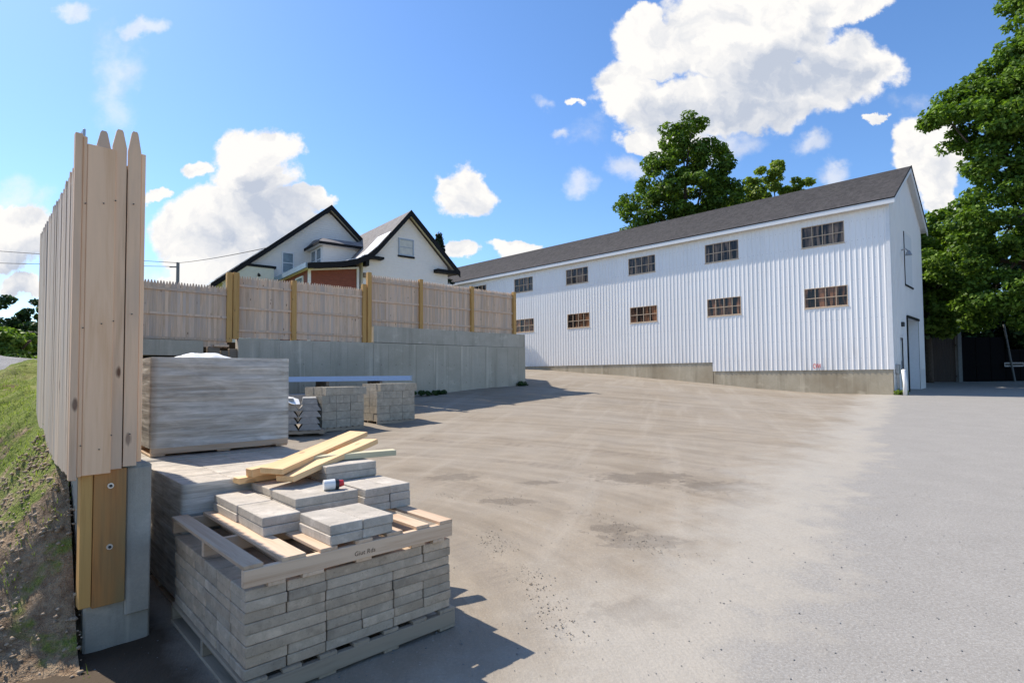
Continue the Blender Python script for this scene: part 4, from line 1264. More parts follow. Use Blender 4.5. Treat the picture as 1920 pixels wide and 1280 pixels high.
# concrete wall that carries the fence
cw = thing('concrete_wall', 'grey concrete wall end under the tall left fence', 'wall', (A0[0], A0[1], 0), ea)
MB().cbox((.14, .055, -.3), (.485, 9.0, 1.10), .012).build('wall_body', M['end_concrete'], cw)
MB().cbox((.342, .03, .17), (.478, .056, 1.085), .008).build('plaster_face', M['end_concrete'], cw)


# ------------------------------------------------------------------ pallets and paver stacks
O_ = (-1.345, 2.80); PA = math.atan2(.692, .722)


def local_thing(name, label, cat, u, v, z, rz=0, group=None):
    x = O_[0] + .722 * u - .692 * v; y = O_[1] + .692 * u + .722 * v
    return thing(name, label, cat, (x, y, z), PA + rz, group)


def make_pallet(t, w, d, boards, mat, bot_boards=None, h=.13, st_h=.088, bt=.02, sw=.038, sh_mat=None):
    """stringers run across the front (local x); deck boards run back (local y)"""
    for y in (0, (d - sw) / 2, d - sw):
        mb = MB().cbox((0, -sw / 2, 0), (w, sw / 2, st_h), .003)
        mb.build('stringer', sh_mat or mat, t, (0, y + sw / 2, bt))
    for x0, x1 in boards:
        L = x1 - x0
        me = MB().cbox((0, -L / 2, 0), (d - .01, L / 2, bt), .002).mesh('deck_board', mat)
        link('deck_board', me, t, ((x0 + x1) / 2, .005 + random.uniform(-.006, .006), bt + st_h), (0, 0, R(90) + random.uniform(-.006, .006)))
    for x0, x1 in (bot_boards or boards[::2]):
        L = x1 - x0
        me = MB().cbox((0, -L / 2, 0), (d - .01, L / 2, bt), .002).mesh('bottom_board', mat)
        link('bottom_board', me, t, ((x0 + x1) / 2, .005 + random.uniform(-.006, .012), 0), (0, 0, R(90) + random.uniform(-.006, .006)))


DB = [(.0, .10), (.19, .32), (.40, .50), (.61, .72), (.82, .93), (1.03, 1.13), (1.205, 1.305)]
t = local_thing('pallet', 'grey weathered pallet on the ground under the front paver stack', 'pallet', 0, 0, 0.0)
make_pallet(t, 1.325, 1.42, [(.0, .12), (.2, .3), (.4, .5), (.6, .7), (.8, .9), (1.0, 1.1), (1.205, 1.325)], M['pallet_old'])

LY = .0555
st = local_thing('paver_stack', 'front stack of grey concrete pavers between two wooden pallets', 'paver stack', 0.012, 0.02, .13)
s6 = 1.29 / 6
rows = [(0, 1, 2, 5, 6), (0, 1, 2, 5, 6), (0, 1, 2, 4, 6), (0, 2, 4, 6), (0, 2, 4, 5, 6), (0, 2, 3, 4, 5, 6), (0, 1, 2, 3, 4, 5, 6), (0, 1, 2, 4, 6)]
dv = 1.38 / 6
srows = [(0, 2, 3, 6), (0, 2, 4, 6), (0, 2, 3, 5, 6), (0, 1, 3, 4, 6), (0, 2, 3, 5, 6), (0, 2, 3, 4, 6), (0, 1, 3, 5, 6), (0, 2, 4, 6)]
for k, row in enumerate(rows):
    z = (7 - k) * LY
    jx = random.uniform(-.006, .006)

    def pv(u0, u1, v0, v1):
        g = .0025
        me = cb_mesh('paver', u1 - u0 - g * 2, v1 - v0 - g * 2, LY - .002, M['paver'], .004)
        link('paver', me, st, ((u0 + u1) / 2 + jx + random.uniform(-.003, .003), (v0 + v1) / 2 + random.uniform(-.004, .004), z), (0, 0, random.uniform(-.006, .006)))
    for a, b_ in zip(row[:-1], row[1:]): pv(a * s6, b_ * s6, 0, dv)                 # front row
    sr = srows[k]
    for a, b_ in zip(sr[:-1], sr[1:]):                                             # left side
        if a == 0: a = 1
        if b_ > a: pv(0, s6, a * dv, b_ * dv)
    for v in range(1, 6, 2): pv(5 * s6, 6 * s6, v * dv, min(6, v + 2) * dv)           # right side
    for a in (1, 3): pv(a * s6, (a + 2) * s6, 4 * dv, 6 * dv)                       # back
    if k == 0:
        for a in (1, 3):
            for v in (1, ): pv(a * s6, (a + 2) * s6, v * dv, (v + 3) * dv)
for k in range(8):   # core
    me = cb_mesh('paver', 4 * s6 - .01, 3 * dv - .01, LY - .002, M['paver'])
    if k: link('paver', me, st, (3 * s6, 2.5 * dv, (7 - k) * LY))

tp = local_thing('pallet', 'pale wooden pallet on top of the front paver stack with stamped lettering', 'pallet', 0.0, 0, .13 + 8 * LY)
make_pallet(tp, 1.305, 1.42, DB, M['pallet'], [(.12, .21), (.30, .42), (.62, .72), (1.0, 1.1), (1.15, 1.24)])
ZD = .13 + 8 * LY + .128
# stamped words on the front stringer
tx = bpy.data.curves.new('stamp', 'FONT'); tx.body = 'Giut Rds'; tx.size = .036; tx.extrude = .0004; tx.space_character = 1.05; tx.shear = .1
to = bpy.data.objects.new('stamp', tx); col.objects.link(to)
tm = bpy.data.meshes.new_from_object(to); bpy.data.objects.remove(to); tm.materials.clear(); tm.materials.append(M['ink'])
o = link('stamped_lettering', tm, tp, (.60, -.0008, .045), (R(90), 0, 0))


def slab_pile(label, u0, v0, layout, layers, mat=M['slab'], z=None, jit=.006, layh=.0555, group='loose paver piles on the top pallet'):
    """layout: one list of (du0,du1,dv0,dv1) per layer from the bottom up"""
    t = local_thing('paver_pile', label, 'paver pile', u0, v0, ZD if z is None else z, 0)
    t['group'] = group
    for k in range(layers):
        for (a, b_, c, d) in layout[min(k, len(layout) - 1)]:
            me = cb_mesh('paver', b_ - a - .005, d - c - .005, layh - .0015, mat, .004)
            link('paver', me, t, ((a + b_) / 2 + random.uniform(-jit, jit), (c + d) / 2 + random.uniform(-jit, jit), k * layh), (0, 0, random.uniform(-.012, .012)))
    return t


slab_pile('low pile of pale pavers at the front middle of the top pallet', .46, .02, [[(0, .205, 0, .42), (.205, .41, 0, .42)]], 2)
slab_pile('low pile of pale pavers at the left of the top pallet', .255, .47, [[(0, .235, 0, .46), (0, .235, .465, .95)]], 2)
slab_pile('three-layer pile of pavers behind the front pile, under the marking reel', .505, .58, [[(0, .235, 0, .21), (.235, .44, 0, .21), (0, .44, .21, .41)], [(0, .44, 0, .41)]], 3)
slab_pile('pile of pavers under the near ends of the lumber', .36, 1.0, [[(.14, .52, 0, .40)], [(.14, .33, 0, .40), (.33, .52, 0, .40)]], 3)
slab_pile('three-layer pile of pavers at the right of the top pallet', .96, .53, [[(0, .2, 0, .44), (.2, .37, 0, .44)]], 3)
slab_pile('highest pile of pavers at the back right under the lumber', .90, .99, [[(0, .42, 0, .42)], [(0, .42, 0, .21), (0, .42, .21, .42)]], 5)

# lumber offcuts
def board(label, p, q_, w, th, mat, roll=0.0, name='lumber_board', group='lumber pieces on the paver piles'):
    """p,q in pallet frame (u,v,z) centreline"""
    def Wd(a): return Vector((O_[0] + .722 * a[0] - .692 * a[1], O_[1] + .692 * a[0] + .722 * a[1], a[2]))
    P, Q = Wd(p), Wd(q_); d = Q - P; L = d.length
    me = MB().cbox((0, -w / 2, -th / 2), (L, w / 2, th / 2), .003).mesh(name, mat)
    x = d.normalized(); y = Vector((0, 0, 1)).cross(x).normalized(); z = x.cross(y)
    m = Matrix((x, y, z)).transposed() @ Matrix.Rotation(roll, 3, 'X')
    o = link(name, me, None, P, m.to_euler())
    return props(o, label, 'board', group)


zt = ZD + 5 * LY            # top of the highest pile
board('pale greenish board whose end sticks out to the right', (.80, 1.32, zt + .024), (1.56, 1.12, zt + .030), .10, .045, M['lumber_green'])
board('lowest yellow board sticking out to the left', (.40, 1.40, ZD + 3 * LY + .024), (.95, 1.46, ZD + 3 * LY + .024), .10, .042, M['lumber'])
board('short yellow board lying across under the long planks', (.47, 1.34, ZD + 3 * LY + .078), (1.20, 1.44, zt + .028), .10, .06, M['lumber'])
board('long yellow plank lying uppermost across the paver piles', (.53, 1.07, zt + .005), (1.64, 1.88, zt + .125), .18, .042, M['lumber'], 0.05)
board('long yellow plank next to the uppermost one, nearer the reel', (.60, 1.01, zt - .050), (1.52, 1.45, zt + .098), .16, .042, M['lumber'], -.03)
# marking reel: white body, black ring, red end
t = local_thing('chalk_reel', 'small white reel with black ring and red knob on the pavers', 'reel', .80, .70, ZD + 3 * LY + .036, -.25)
MB().tube([(-.055, 0, 0), (-.05, 0, 0), (.02, 0, 0)], .033, .036, 16).build('body', M['white_plastic'], t, smooth=False)
MB().tube([(.021, 0, 0), (.045, 0, 0)], .038, .036, 16).build('ring', M['dark_box'], t)
MB().tube([(.046, 0, 0), (.066, 0, .002), (.08, 0, .004)], .026, .020, 12).build('knob', M['red_plastic'], t)
t = None


# ---- shrink-wrapped stacks
def wrap_shell(name, w, d, h, parent, z0=0.0, flare=0.0, top=True, seed=1, amp=.012, mat=None):
    """film pulled round a load: four sides (and a lid) with real wrinkles"""
    V = []; F = []
    nz_ = max(8, int(h / .022)); r = np.random.default_rng(seed)
    per = []
    seg = .06
    for (a, b_) in (((0, 0), (w, 0)), ((w, 0), (w, d)), ((w, d), (0, d)), ((0, d), (0, 0))):
        n_ = int(math.dist(a, b_) / seg)
        nrm = (b_[1] - a[1], -(b_[0] - a[0])); L = math.hypot(*nrm); nrm = (nrm[0] / L, nrm[1] / L)
        for i in range(n_): per.append((a[0] + (b_[0] - a[0]) * i / n_, a[1] + (b_[1] - a[1]) * i / n_, nrm, i / n_))
    N = len(per)
    for k in range(nz_ + 1):
        z = k / nz_
        for i, (x, y, nrm, f) in enumerate(per):
            s = i * seg
            wv = hash_noise(np.array(s * .9), np.array(z * h * 16 + s * .6), 1.0, seed) + .6 * hash_noise(np.array(s * 2.3), np.array(z * h * 34 - s * .8), 1.0, seed + 5)
            edge = min(1, 6 * min(f, 1 - f) + .05)
            o_ = .004 + amp * (float(wv) + .45) * edge + flare * (1 - z) ** 3
            V.append((x + nrm[0] * o_, y + nrm[1] * o_, z0 + z * h))
    for k in range(nz_):
        for i in range(N):
            j = (i + 1) % N
            F.append((k * N + i, k * N + j, (k + 1) * N + j, (k + 1) * N + i))
    me = fast_mesh(name, V, F, mat or M['film'], True)
    o = link(name, me, parent)
    if top:
        MB().box((0.004, 0.004, z0 + h), (w - .004, d - .004, z0 + h + .004)).build('film_lid', M['film'], parent)
    return o


def wrapped(label, u, v, z, w, d, h, nx, ny, nl, rz=0, film_top=True, seed=1, matw=None, film_from=0.0, amp=.012):
    t = local_thing('wrapped_paver_load', label, 'wrapped load', u, v, z, rz, 'shrink-wrapped paver loads')
    ph = .11
    make_pallet(t, w, d, [(i * w / 6.2, i * w / 6.2 + .12) for i in range(6)] + [(w - .12, w)], matw or M['pallet'], [(0, .12), (w / 2 - .06, w / 2 + .06), (w - .12, w)], st_h=.075, bt=.018)
    lh = (h - ph - .003) / nl
    for k in range(nl):
        for i in range(nx):
            for j in range(ny):
                if 0 < i < nx - 1 and 0 < j < ny - 1 and k < nl - 1: continue
                g = .004
                me = cb_mesh('paver', w / nx - g, d / ny - g, lh - .002, M['slab'] if k == nl - 1 else M['paver'])
                link('paver', me, t, ((i + .5) * w / nx, (j + .5) * d / ny, ph + k * lh), (0, 0, random.uniform(-.004, .004)))
    wrap_shell('film', w, d, h - ph * .7, t, ph * .7, seed=seed, top=film_top, amp=amp)
    return t


wrapped('low shrink-wrapped paver load right behind the front stack', .075, 1.47, .0, 1.32, 1.42, .90, 4, 4, 11, film_top=False, seed=3)
wrapped('low shrink-wrapped paver load underneath the big wrapped one', .10, 2.93, .0, 1.30, 1.42, .90, 3, 4, 11, film_top=True, seed=4)
big = wrapped('big shrink-wrapped grey load stacked on the low ones beside the fence end', .19, 3.12, .91, 1.26, 1.22, .93, 4, 4, 7, rz=-.03, film_top=True, seed=6, amp=.014)
# crumpled white sheeting on top of the big load
bm_ = []
V = []; F = []; n_ = 22
for i in range(n_):
    for j in range(n_):
        a, b_ = i / (n_ - 1), j / (n_ - 1)
        r2 = max(0, 1 - ((a - .5) * 2) ** 2) * max(0, 1 - ((b_ - .5) * 2) ** 2)
        z = .06 * r2 ** .55 + .05 * float(hash_noise(np.array(a * 5), np.array(b_ * 5), 1.0, 21)) * r2 ** .3
        V.append((a * .46, b_ * .7, max(.002, z)))
for i in range(n_ - 1):
    for j in range(n_ - 1): F.append((i * n_ + j, (i + 1) * n_ + j, (i + 1) * n_ + j + 1, i * n_ + j + 1))
o = local_thing('plastic_sheet', 'crumpled white plastic sheeting on top of the big wrapped load', 'plastic sheet', .50, 3.25, 1.845)
link('sheet', fast_mesh('sheet', V, F, M['bag_plastic'], True), o)


# ------------------------------------------------------------------ concrete blocks, curbs and the siding bundle by the wall
def block_mesh():
    """hollow block 0.39 x 0.19 x 0.19 with two cores, length on x"""
    mb = MB(); L, D, Hh, wl = .392, .194, .194, .035
    mb.box((-L / 2, -D / 2, 0), (L / 2, -D / 2 + wl, Hh)); mb.box((-L / 2, D / 2 - wl, 0), (L / 2, D / 2, Hh))
    for x in (-L / 2, -wl / 2, L / 2 - wl): mb.box((x, -D / 2 + wl, 0), (x + wl, D / 2 - wl, Hh))
    return mb.mesh('block', M['block'])


BM = block_mesh()


def block_cube(label, x, y, z, rz, broken):
    t = thing('block_stack', label, 'block stack', (x, y, z), rz, 'stacks of concrete blocks by the wall')
    make_pallet(t, 1.22, 1.02, [(i * .18, i * .18 + .12) for i in range(7)], M['pallet_old'], [(0, .12), (.55, .67), (1.1, 1.22)], st_h=.07, bt=.018)
    z0 = .106
    for k in range(5):
        if k in (0, 1, 2, 4):
            off = 0 if k % 2 else .0
            xs_ = [(.2, 0), (.6, 0), (1.0, 0)] if k != 4 else [(.3, 0), (.7, 0), (1.08, 0)]
            for x_, _ in xs_:
                for j in range(5):
                    if 0 < j < 4 and k < 4 and x_ > .4: continue
                    link('block', BM, t, (x_ + random.uniform(-.006, .006), .1 + j * .2, z0 + k * .2), (0, 0, random.uniform(-.01, .01)))
        else:
            for i in range(6):      # blocks turned end-out
                for j in (0, 1):
                    link('block', BM, t, (.1 + i * .2, .2 + j * .4, z0 + k * .2), (0, 0, R(90) + random.uniform(-.01, .01)))
    return t


a1 = math.atan2(.77, .66)
block_cube('stack of hollow concrete blocks on a pallet, left of the pair by the wall', -4.66, 13.62, .27, a1, True)
block_cube('stack of hollow concrete blocks on a pallet, right of the pair by the wall', -3.64, 14.95, .33, a1 - .10, False)

cs = thing('curb_stack', 'stack of sloped grey concrete curb stones left of the block stacks', 'curb stones', (-5.45, 12.7, .30), a1 - .5)
make_pallet(cs, 1.1, 1.0, [(i * .2, i * .2 + .12) for i in range(6)], M['pallet_old'], [(0, .12), (.5, .62), (.98, 1.1)], st_h=.06, bt=.018)
for k in range(5):
    for i in range(2):
        s_ = .5
        mb = MB(); x = i * s_
        w0, w1 = (.49, .30) if k != 4 else (.36, .3)
        mb.prism([(-w0 / 2, 0), (w0 / 2, 0), (w1 / 2, .145), (-w1 / 2, .145)], 1, 0, .95)
        mb.build('curb_stone', M['curb'], cs, (x + .27 + random.uniform(-.02, .02), random.uniform(0, .03), .10 + k * .15))
o = thing('plastic_sheet', 'scrap of white plastic draped over the curb stones', 'plastic sheet', (-5.42, 12.95, 1.13), .5)
V = []; F = []; n_ = 14
for i in range(n_):
    for j in range(n_):
        a, b_ = i / (n_ - 1), j / (n_ - 1)
        V.append((a * .5 - .1, b_ * .7 - .35, .07 * math.sin(a * 7 + b_ * 3) * .4 - .28 * max(0, .35 - b_) - .1 * a * a + .06))
for i in range(n_ - 1):
    for j in range(n_ - 1): F.append((i * n_ + j, (i + 1) * n_ + j, (i + 1) * n_ + j + 1, i * n_ + j + 1))
link('sheet', fast_mesh('sheet', V, F, M['bag_plastic'], True), o)

sb = thing('siding_bundle', 'long bundle of blue-grey metal siding sheets lying behind the block stacks', 'siding sheets', (-7.35, 15.35, .45), math.atan2(2.95, 3.95))
for k in range(7):
    mb = MB(); w = .95; L = 5.05 - .08 * (k % 3)
    n_ = 8
    for r_ in range(n_):
        y0 = r_ * w / n_; y1 = y0 + w / n_
        for (ya, yb, ha, hb) in ((y0, y0 + .06, 0, 0), (y0 + .06, y0 + .08, 0, .016), (y0 + .08, y1, .016, .0)):
            mb.face([(0, ya, ha), (L, ya, ha), (L, yb, hb), (0, yb, hb)])
            mb.face([(0, yb, hb + .002), (L, yb, hb + .002), (L, ya, ha + .002), (0, ya, ha + .002)])
    mb.box((0, -.003, -.004), (L, .003, .018))
    mb.build('siding_sheet', M['blue_sheet'], sb, (.04 * (k % 3), .0, 1.05 + k * .021))
for x in (.5, 2.2, 3.9):
    MB().cbox((x, -.02, .9), (x + .09, 1.0, .99 + .05), .004).build('bearer', M['old_timber'], sb)
    for y in (.0, .8):
        MB().cbox((x - .03, y, -.15), (x + .12, y + .15, .9), .004).build('bearer_leg', M['old_timber'], sb)
bx = thing('fixture_crate', 'dark crate under the blue-grey siding sheets', 'crate', (-6.35, 15.35, .4), math.atan2(2.95, 3.95))
MB().cbox((0, .1, 0), (1.3, .8, .75), .01).build('crate_body', M['grey_metal'], bx)
for x in (.1, .55, 1.0):
    MB().cbox((x, .06, .1), (x + .25, .1, .6), .01).build('crate_panel', M['dark_box'], bx)


# ------------------------------------------------------------------ vegetation
def leaf_cloud(name, clumps, n, size, mat, parent=None, loc=(0, 0, 0), squash=.8, seed=1, up=0.35):
    """clumps: array of (x,y,z,r); leaves sit mostly near each clump's skin"""
    r = np.random.default_rng(seed); C = np.array(clumps, float)
    wts = C[:, 3] ** 2; wts /= wts.sum()
    idx = r.choice(len(C), n, p=wts)
    d = r.normal(size=(n, 3)); d /= np.linalg.norm(d, axis=1)[:, None]
    rr = C[idx, 3] * (0.55 + 0.5 * r.random(n) ** .6)
    P = C[idx, :3] + d * rr[:, None] * np.array([1, 1, squash])
    nrm = d * 0.5 + r.normal(size=(n, 3)) * .45; nrm[:, 2] += up; nrm /= np.linalg.norm(nrm, axis=1)[:, None]
    t1 = np.cross(nrm, r.normal(size=(n, 3))); t1 /= np.linalg.norm(t1, axis=1)[:, None]; t2 = np.cross(nrm, t1)
    s = size * (.6 + .8 * r.random(n))[:, None]
    dr = nrm * s * .25
    V = np.stack([P - t1 * s, P - t2 * s * .6 + dr * .3, P + t1 * s - dr, P + t2 * s * .6 + dr * .3], 1).reshape(-1, 3)
    F = np.arange(4 * n).reshape(n, 4)
    me = fast_mesh(name, V, F, mat)
    return link(name, me, parent, loc)


def blob_clumps(blobs, per, rmin, rmax, seed=1):
    r = np.random.default_rng(seed); out = []
    for (x, y, z, rx, ry, rz) in blobs:
        k = max(3, int(per * (rx * ry * rz) ** (2 / 3)))
        d = r.normal(size=(k, 3)); d /= np.linalg.norm(d, axis=1)[:, None]
        q_ = d * (.55 + .45 * r.random(k) ** .7)[:, None] * np.array([rx, ry, rz])
        for a in q_: out.append((x + a[0], y + a[1], z + a[2], r.uniform(rmin, rmax)))
    return out


def tree(name, label, x, y, zb, trunk_h, r0, blobs, n, size, mat, per=6, rmin=.5, rmax=1.0, seed=1, lean=(0, 0), up=.35, cat='tree', group=None):
    t = thing(name, label, cat, (x, y, zb), 0, group)
    mb = MB(); r = random.Random(seed)
    pts = [(lean[0] * k / 5, lean[1] * k / 5, -.5 + (trunk_h + .5) * k / 5) for k in range(6)]
    mb.tube(pts, r0, r0 * .55, 10); mb.build('trunk', M['bark'], t, smooth=True)
    for b_ in blobs:
        z0 = trunk_h * r.uniform(.55, .95)
        m2 = MB(); a = Vector((lean[0], lean[1], 0)) * (z0 / trunk_h) + Vector((0, 0, z0)); e_ = Vector(b_[:3])
        mid = a.lerp(e_, .5) + Vector((r.uniform(-.4, .4), r.uniform(-.4, .4), .3))
        m2.tube([a, mid, e_], r0 * .36, .03, 7); m2.build('limb', M['bark'], t, smooth=True)
    cl = blob_clumps(blobs, per, rmin, rmax, seed)
    leaf_cloud('crown', cl, n, size, mat, t, squash=.62, seed=seed, up=up)
    return t


tree('maple_tree', 'large dark green maple rising behind the middle of the barn roof', 13.2, 42, 1.5, 12.0, .45,
     [(0.1, 0, 17.6, 1.8, 1.8, 2.0), (-1.9, 0, 15.2, 1.9, 1.9, 1.7), (1.9, 0, 16.4, 1.9, 1.8, 2.0), (-3.2, .2, 12.8, 1.7, 1.8, 1.6), (0.2, -.4, 13.6, 2.4, 2.3, 2.0), (2.6, 0, 13.2, 1.8, 1.8, 1.5),
      (-3.6, 0, 10.4, 1.5, 1.6, 1.2), (-1.2, 0, 10.8, 2.3, 2.0, 1.6), (1.8, .2, 10.8, 2.2, 2, 1.5), (.8, 0, 19.3, .9, .9, .8), (3.2, 0, 15.0, 1.0, 1, .9)],
     40000, .125, M['leaf_maple'], per=9, rmin=.35, rmax=.8, seed=5)
tree('maple_tree', 'smaller light green tree behind the barn roof, right of the large maple', 21.0, 44, 1.0, 10.0, .3,
     [(.0, 0, 16.4, 1.2, 1.2, 1.1), (-1.7, 0, 14.9, 1.3, 1.4, 1.2), (2.0, 0, 15.2, 1.2, 1.2, .9), (-3.0, 0, 14.3, .9, 1, 1.0), (.6, 0, 14.2, 2.4, 1.5, 1.4), (-3.0, 0, 12.6, 2.4, 1.5, 1.6), (-5.6, .5, 11.9, 2.0, 1.5, 1.3)],
     19000, .13, M['leaf_light'], per=9, rmin=.3, rmax=.65, seed=8)
# spruce behind the house
sp = thing('spruce_tree', 'dark pointed spruce peeping out right of the house roof', 'tree', (-5.9, 45, 2.8))
MB().tube([(0, 0, -.3), (0, 0, 5), (0, 0, 10.6)], .22, .03, 8).build('trunk', M['bark'], sp)
cl = []
rs = np.random.default_rng(4)
for k in range(150):
    h_ = 1.2 + 9.3 * k / 150; rad_ = (10.9 - h_) * .27
    a = rs.random() * 6.28
    for s in (.35, .7, 1.0): cl.append((math.cos(a) * rad_ * s, math.sin(a) * rad_ * s, h_ - s * .25, .26 * (1.15 - .45 * s)))
leaf_cloud('crown', cl, 11000, .09, M['leaf_spruce'], sp, squash=.5, seed=3)

# big trees on the right
tree('broadleaf_tree', 'tall broad green tree at the right edge beside the barn gable', 30.6, 31.5, .9, 12.0, .5,
     [(1.9, 0, 21.5, 3.0, 3.0, 3.0), (-2.0, 0, 17.4, 2.4, 2.4, 1.4), (0.2, -1, 18.6, 2.8, 3, 1.6), (-3.9, 0, 16.2, 1.8, 1.8, .9), (-5.6, 0, 15.6, 1.4, 1.5, .8), (-3.9, -.6, 14.4, 2.5, 2.2, 1.2), (0, -1.8, 14.6, 3.4, 2.4, 2.0),
      (-2.6, -.8, 12.8, 2.4, 2, 1.6), (-1.5, -1.2, 16.4, 2.6, 2.2, 1.6), (0.9, -.6, 20.2, 2.0, 2.2, 1.6), (-3.0, -.8, 11.4, 2.1, 2, 1.2), (-4.6, -.3, 9.8, 1.4, 1.6, 1.0), (0, -1.8, 11, 3.0, 2.2, 1.6), (-3.2, -.8, 8.2, 2.5, 2, 1.2), (-.2, -1.8, 7.8, 3, 2, 1.4), (-5.2, .4, 7.0, 1.4, 1.6, 1.1), (3.5, -.5, 17, 3, 3, 3), (3.5, -1, 11, 3, 2.6, 2.5), (3.6, 0, 23, 3, 3, 3),
      (-3.6, -.5, 5.2, 2.2, 1.8, 1.1), (-.2, -1.5, 5.0, 2.4, 1.8, 1.2), (-1.8, .5, 4.0, 2.6, 2.0, .9), (1.8, .2, 3.9, 2.4, 2.0, 1.0)],
     125000, .122, M['leaf_right'], per=9, rmin=.35, rmax=.85, seed=12, up=.5)
tree('broadleaf_tree', 'bushy green tree behind the barn gable, left of the tall right-edge tree', 27.4, 36.5, 1.0, 6.0, .3,
     [(-.6, 0, 9.4, 2.2, 2, 1.6), (-1.6, 0, 6.6, 2.0, 2, 1.5), (1.2, -.4, 7.0, 2.4, 2, 1.8), (0, -.5, 4.4, 2.6, 2, 1.5), (2.6, 0, 10, 2.2, 2, 1.8)],
     22000, .15, M['leaf_hedge'], per=8, rmin=.35, rmax=.75, seed=22, up=.4)
for k, (x, y, h, rr, lab) in enumerate([(33, 42, 11, 4.4, 'dark hedge tree behind the gate at the right edge'), (22.6, 38.5, 12.5, 4.6, 'dark tree set unseen behind the barn to shade the gate ground'), (20.6, 34.6, 8.6, 2.6, 'unseen dark green tree added close behind the barn for shade'), (40, 40, 12, 5, 'dark tree beyond the right edge of the gate')]):  # trees hidden behind the barn are added to shade the asphalt before the gate
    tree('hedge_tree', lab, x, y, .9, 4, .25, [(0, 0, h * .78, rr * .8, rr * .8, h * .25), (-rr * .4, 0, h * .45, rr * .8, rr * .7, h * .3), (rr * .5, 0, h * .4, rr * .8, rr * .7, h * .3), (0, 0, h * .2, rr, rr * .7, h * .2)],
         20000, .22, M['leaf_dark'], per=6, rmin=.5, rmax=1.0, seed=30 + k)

# shrubs on the left
for k, (x, y, z, lab, mt, sz, hh, ww) in enumerate([
    (-13.4, 14.6, 2.1, 'bright green shrub nearest the fence at the left edge', M['leaf_hedge'], .06, 1.05, 1.2),
    (-15.4, 16.0, 2.1, 'bright green flowering shrub farther left on the lawn', M['leaf_hedge'], .06, 1.35, 1.3),
    (-15.0, 19.5, 2.3, 'dark green hedge behind the bright shrubs', M['leaf_dark'], .08, 2.3, 1.8),
    (-19.5, 21.5, 2.3, 'dark green hedge farther back at the left edge', M['leaf_dark'], .08, 2.7, 2.4)]):
    tree('shrub', lab, x, y, z - .2, hh * .6, .05, [(-ww * .5, 0, hh * .55, ww * .7, ww * .6, hh * .4), (ww * .4, 0, hh * .5, ww * .7, ww * .6, hh * .42), (0, -.3, hh * .7, ww * .7, ww * .6, hh * .32), (0, -.5, hh * .25, ww, ww * .6, hh * .28)],
         12000, sz, mt, per=26 if sz < .07 else 14, rmin=.14, rmax=.3, seed=40 + k, cat='shrub')
fl = thing('flower_cluster', 'orange blossoms on the shrub at the left edge', 'flowers', (-13.9, 14.2, 3.05))
leaf_cloud('petals', [(-.3 + .12 * i, 0, .05 * (i % 3), .07) for i in range(6)], 120, .03, M['flower'], fl, seed=2)
# gravel mound
V = []; F = []; n_ = 40
for i in range(n_):
    for j in range(n_):
        a, b_ = i / (n_ - 1) * 2 - 1, j / (n_ - 1) * 2 - 1; rr = math.hypot(a, b_)
        V.append((a * 2.6, b_ * 1.6, .34 * max(0, 1 - rr) ** .9 - .06 + .05 * float(hash_noise(np.array(a * 9), np.array(b_ * 9), 1., 5))))
for i in range(n_ - 1):
    for j in range(n_ - 1): F.append((i * n_ + j, (i + 1) * n_ + j, (i + 1) * n_ + j + 1, i * n_ + j + 1))
o = link('gravel_pile', fast_mesh('gravel_pile', V, F, M['gravel'], True), None, (-10.9, 11.6, 1.88), .5); props(o, 'low pile of grey gravel on the lawn beside the left fence', 'gravel pile')

# weeds at the wall foot and barn corner
def weeds(name, label, x, y, z, w, n, size, mat=M['leaf_dark'], seed=1, h=.25):
    r = np.random.default_rng(seed)
    cl = [(r.uniform(-w, w), r.uniform(-.15, .15), r.uniform(.0, h), r.uniform(.06, .13)) for _ in range(26)]
    o = leaf_cloud(name, cl, n, size, mat, None, (x, y, z), seed=seed); return props(o, label, 'weeds')


o = weeds('weed_clump', 'dark green weeds at the foot of the wall beside the right block stack', -3.3, 20.9, .90, .95, 3000, .032, seed=3, h=.14)
o.rotation_euler = (0, 0, .72)
weeds('weed_clump', 'small tuft of weeds at the far corner of the retaining wall', .42, 24.55, 1.15, .18, 500, .035, seed=4, h=.15)
weeds('weed_clump', 'yellow-green weeds at the foot of the barn corner', 17.35, 24.75, .6, .2, 500, .035, M['leaf_light'], 5, .22)


# ------------------------------------------------------------------ behind right: plank fence, gate, sign, pole
gy = 37.5
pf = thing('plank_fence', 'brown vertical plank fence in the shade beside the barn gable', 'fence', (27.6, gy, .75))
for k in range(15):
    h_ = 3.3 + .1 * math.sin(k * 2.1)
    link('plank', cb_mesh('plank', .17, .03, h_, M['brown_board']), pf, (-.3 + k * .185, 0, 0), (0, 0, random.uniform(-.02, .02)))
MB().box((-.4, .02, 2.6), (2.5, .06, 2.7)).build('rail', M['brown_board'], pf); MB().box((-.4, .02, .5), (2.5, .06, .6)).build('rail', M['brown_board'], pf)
MB().cbox((2.45, -.15, -.1), (2.72, .1, 3.9), .01).build('gate_post', M['pole'], pf)
gt = thing('gate', 'dark closed gate panels behind the asphalt at the right edge', 'gate', (30.6, gy + .3, .75))
for k in range(8):
    MB().cbox((k * 1.0 + .01, -.03, .05), (k * 1.0 + .98, .03, 3.2 if k < 3 else 2.35), .01).build('gate_panel', M['gate'], gt)
for z in (.3, 1.2, 2.1): MB().box((0, -.07, z), (8, -.032, z + .08)).build('gate_rail', M['gate'], gt)
sgn = thing('sign', 'small framed nameplate with pale border on the dark gate', 'sign', (33.35, gy + .10, 1.93))
MB().cbox((0, -.02, 0), (1.28, .02, .27), .005).build('plate', M['dark_box'], sgn)
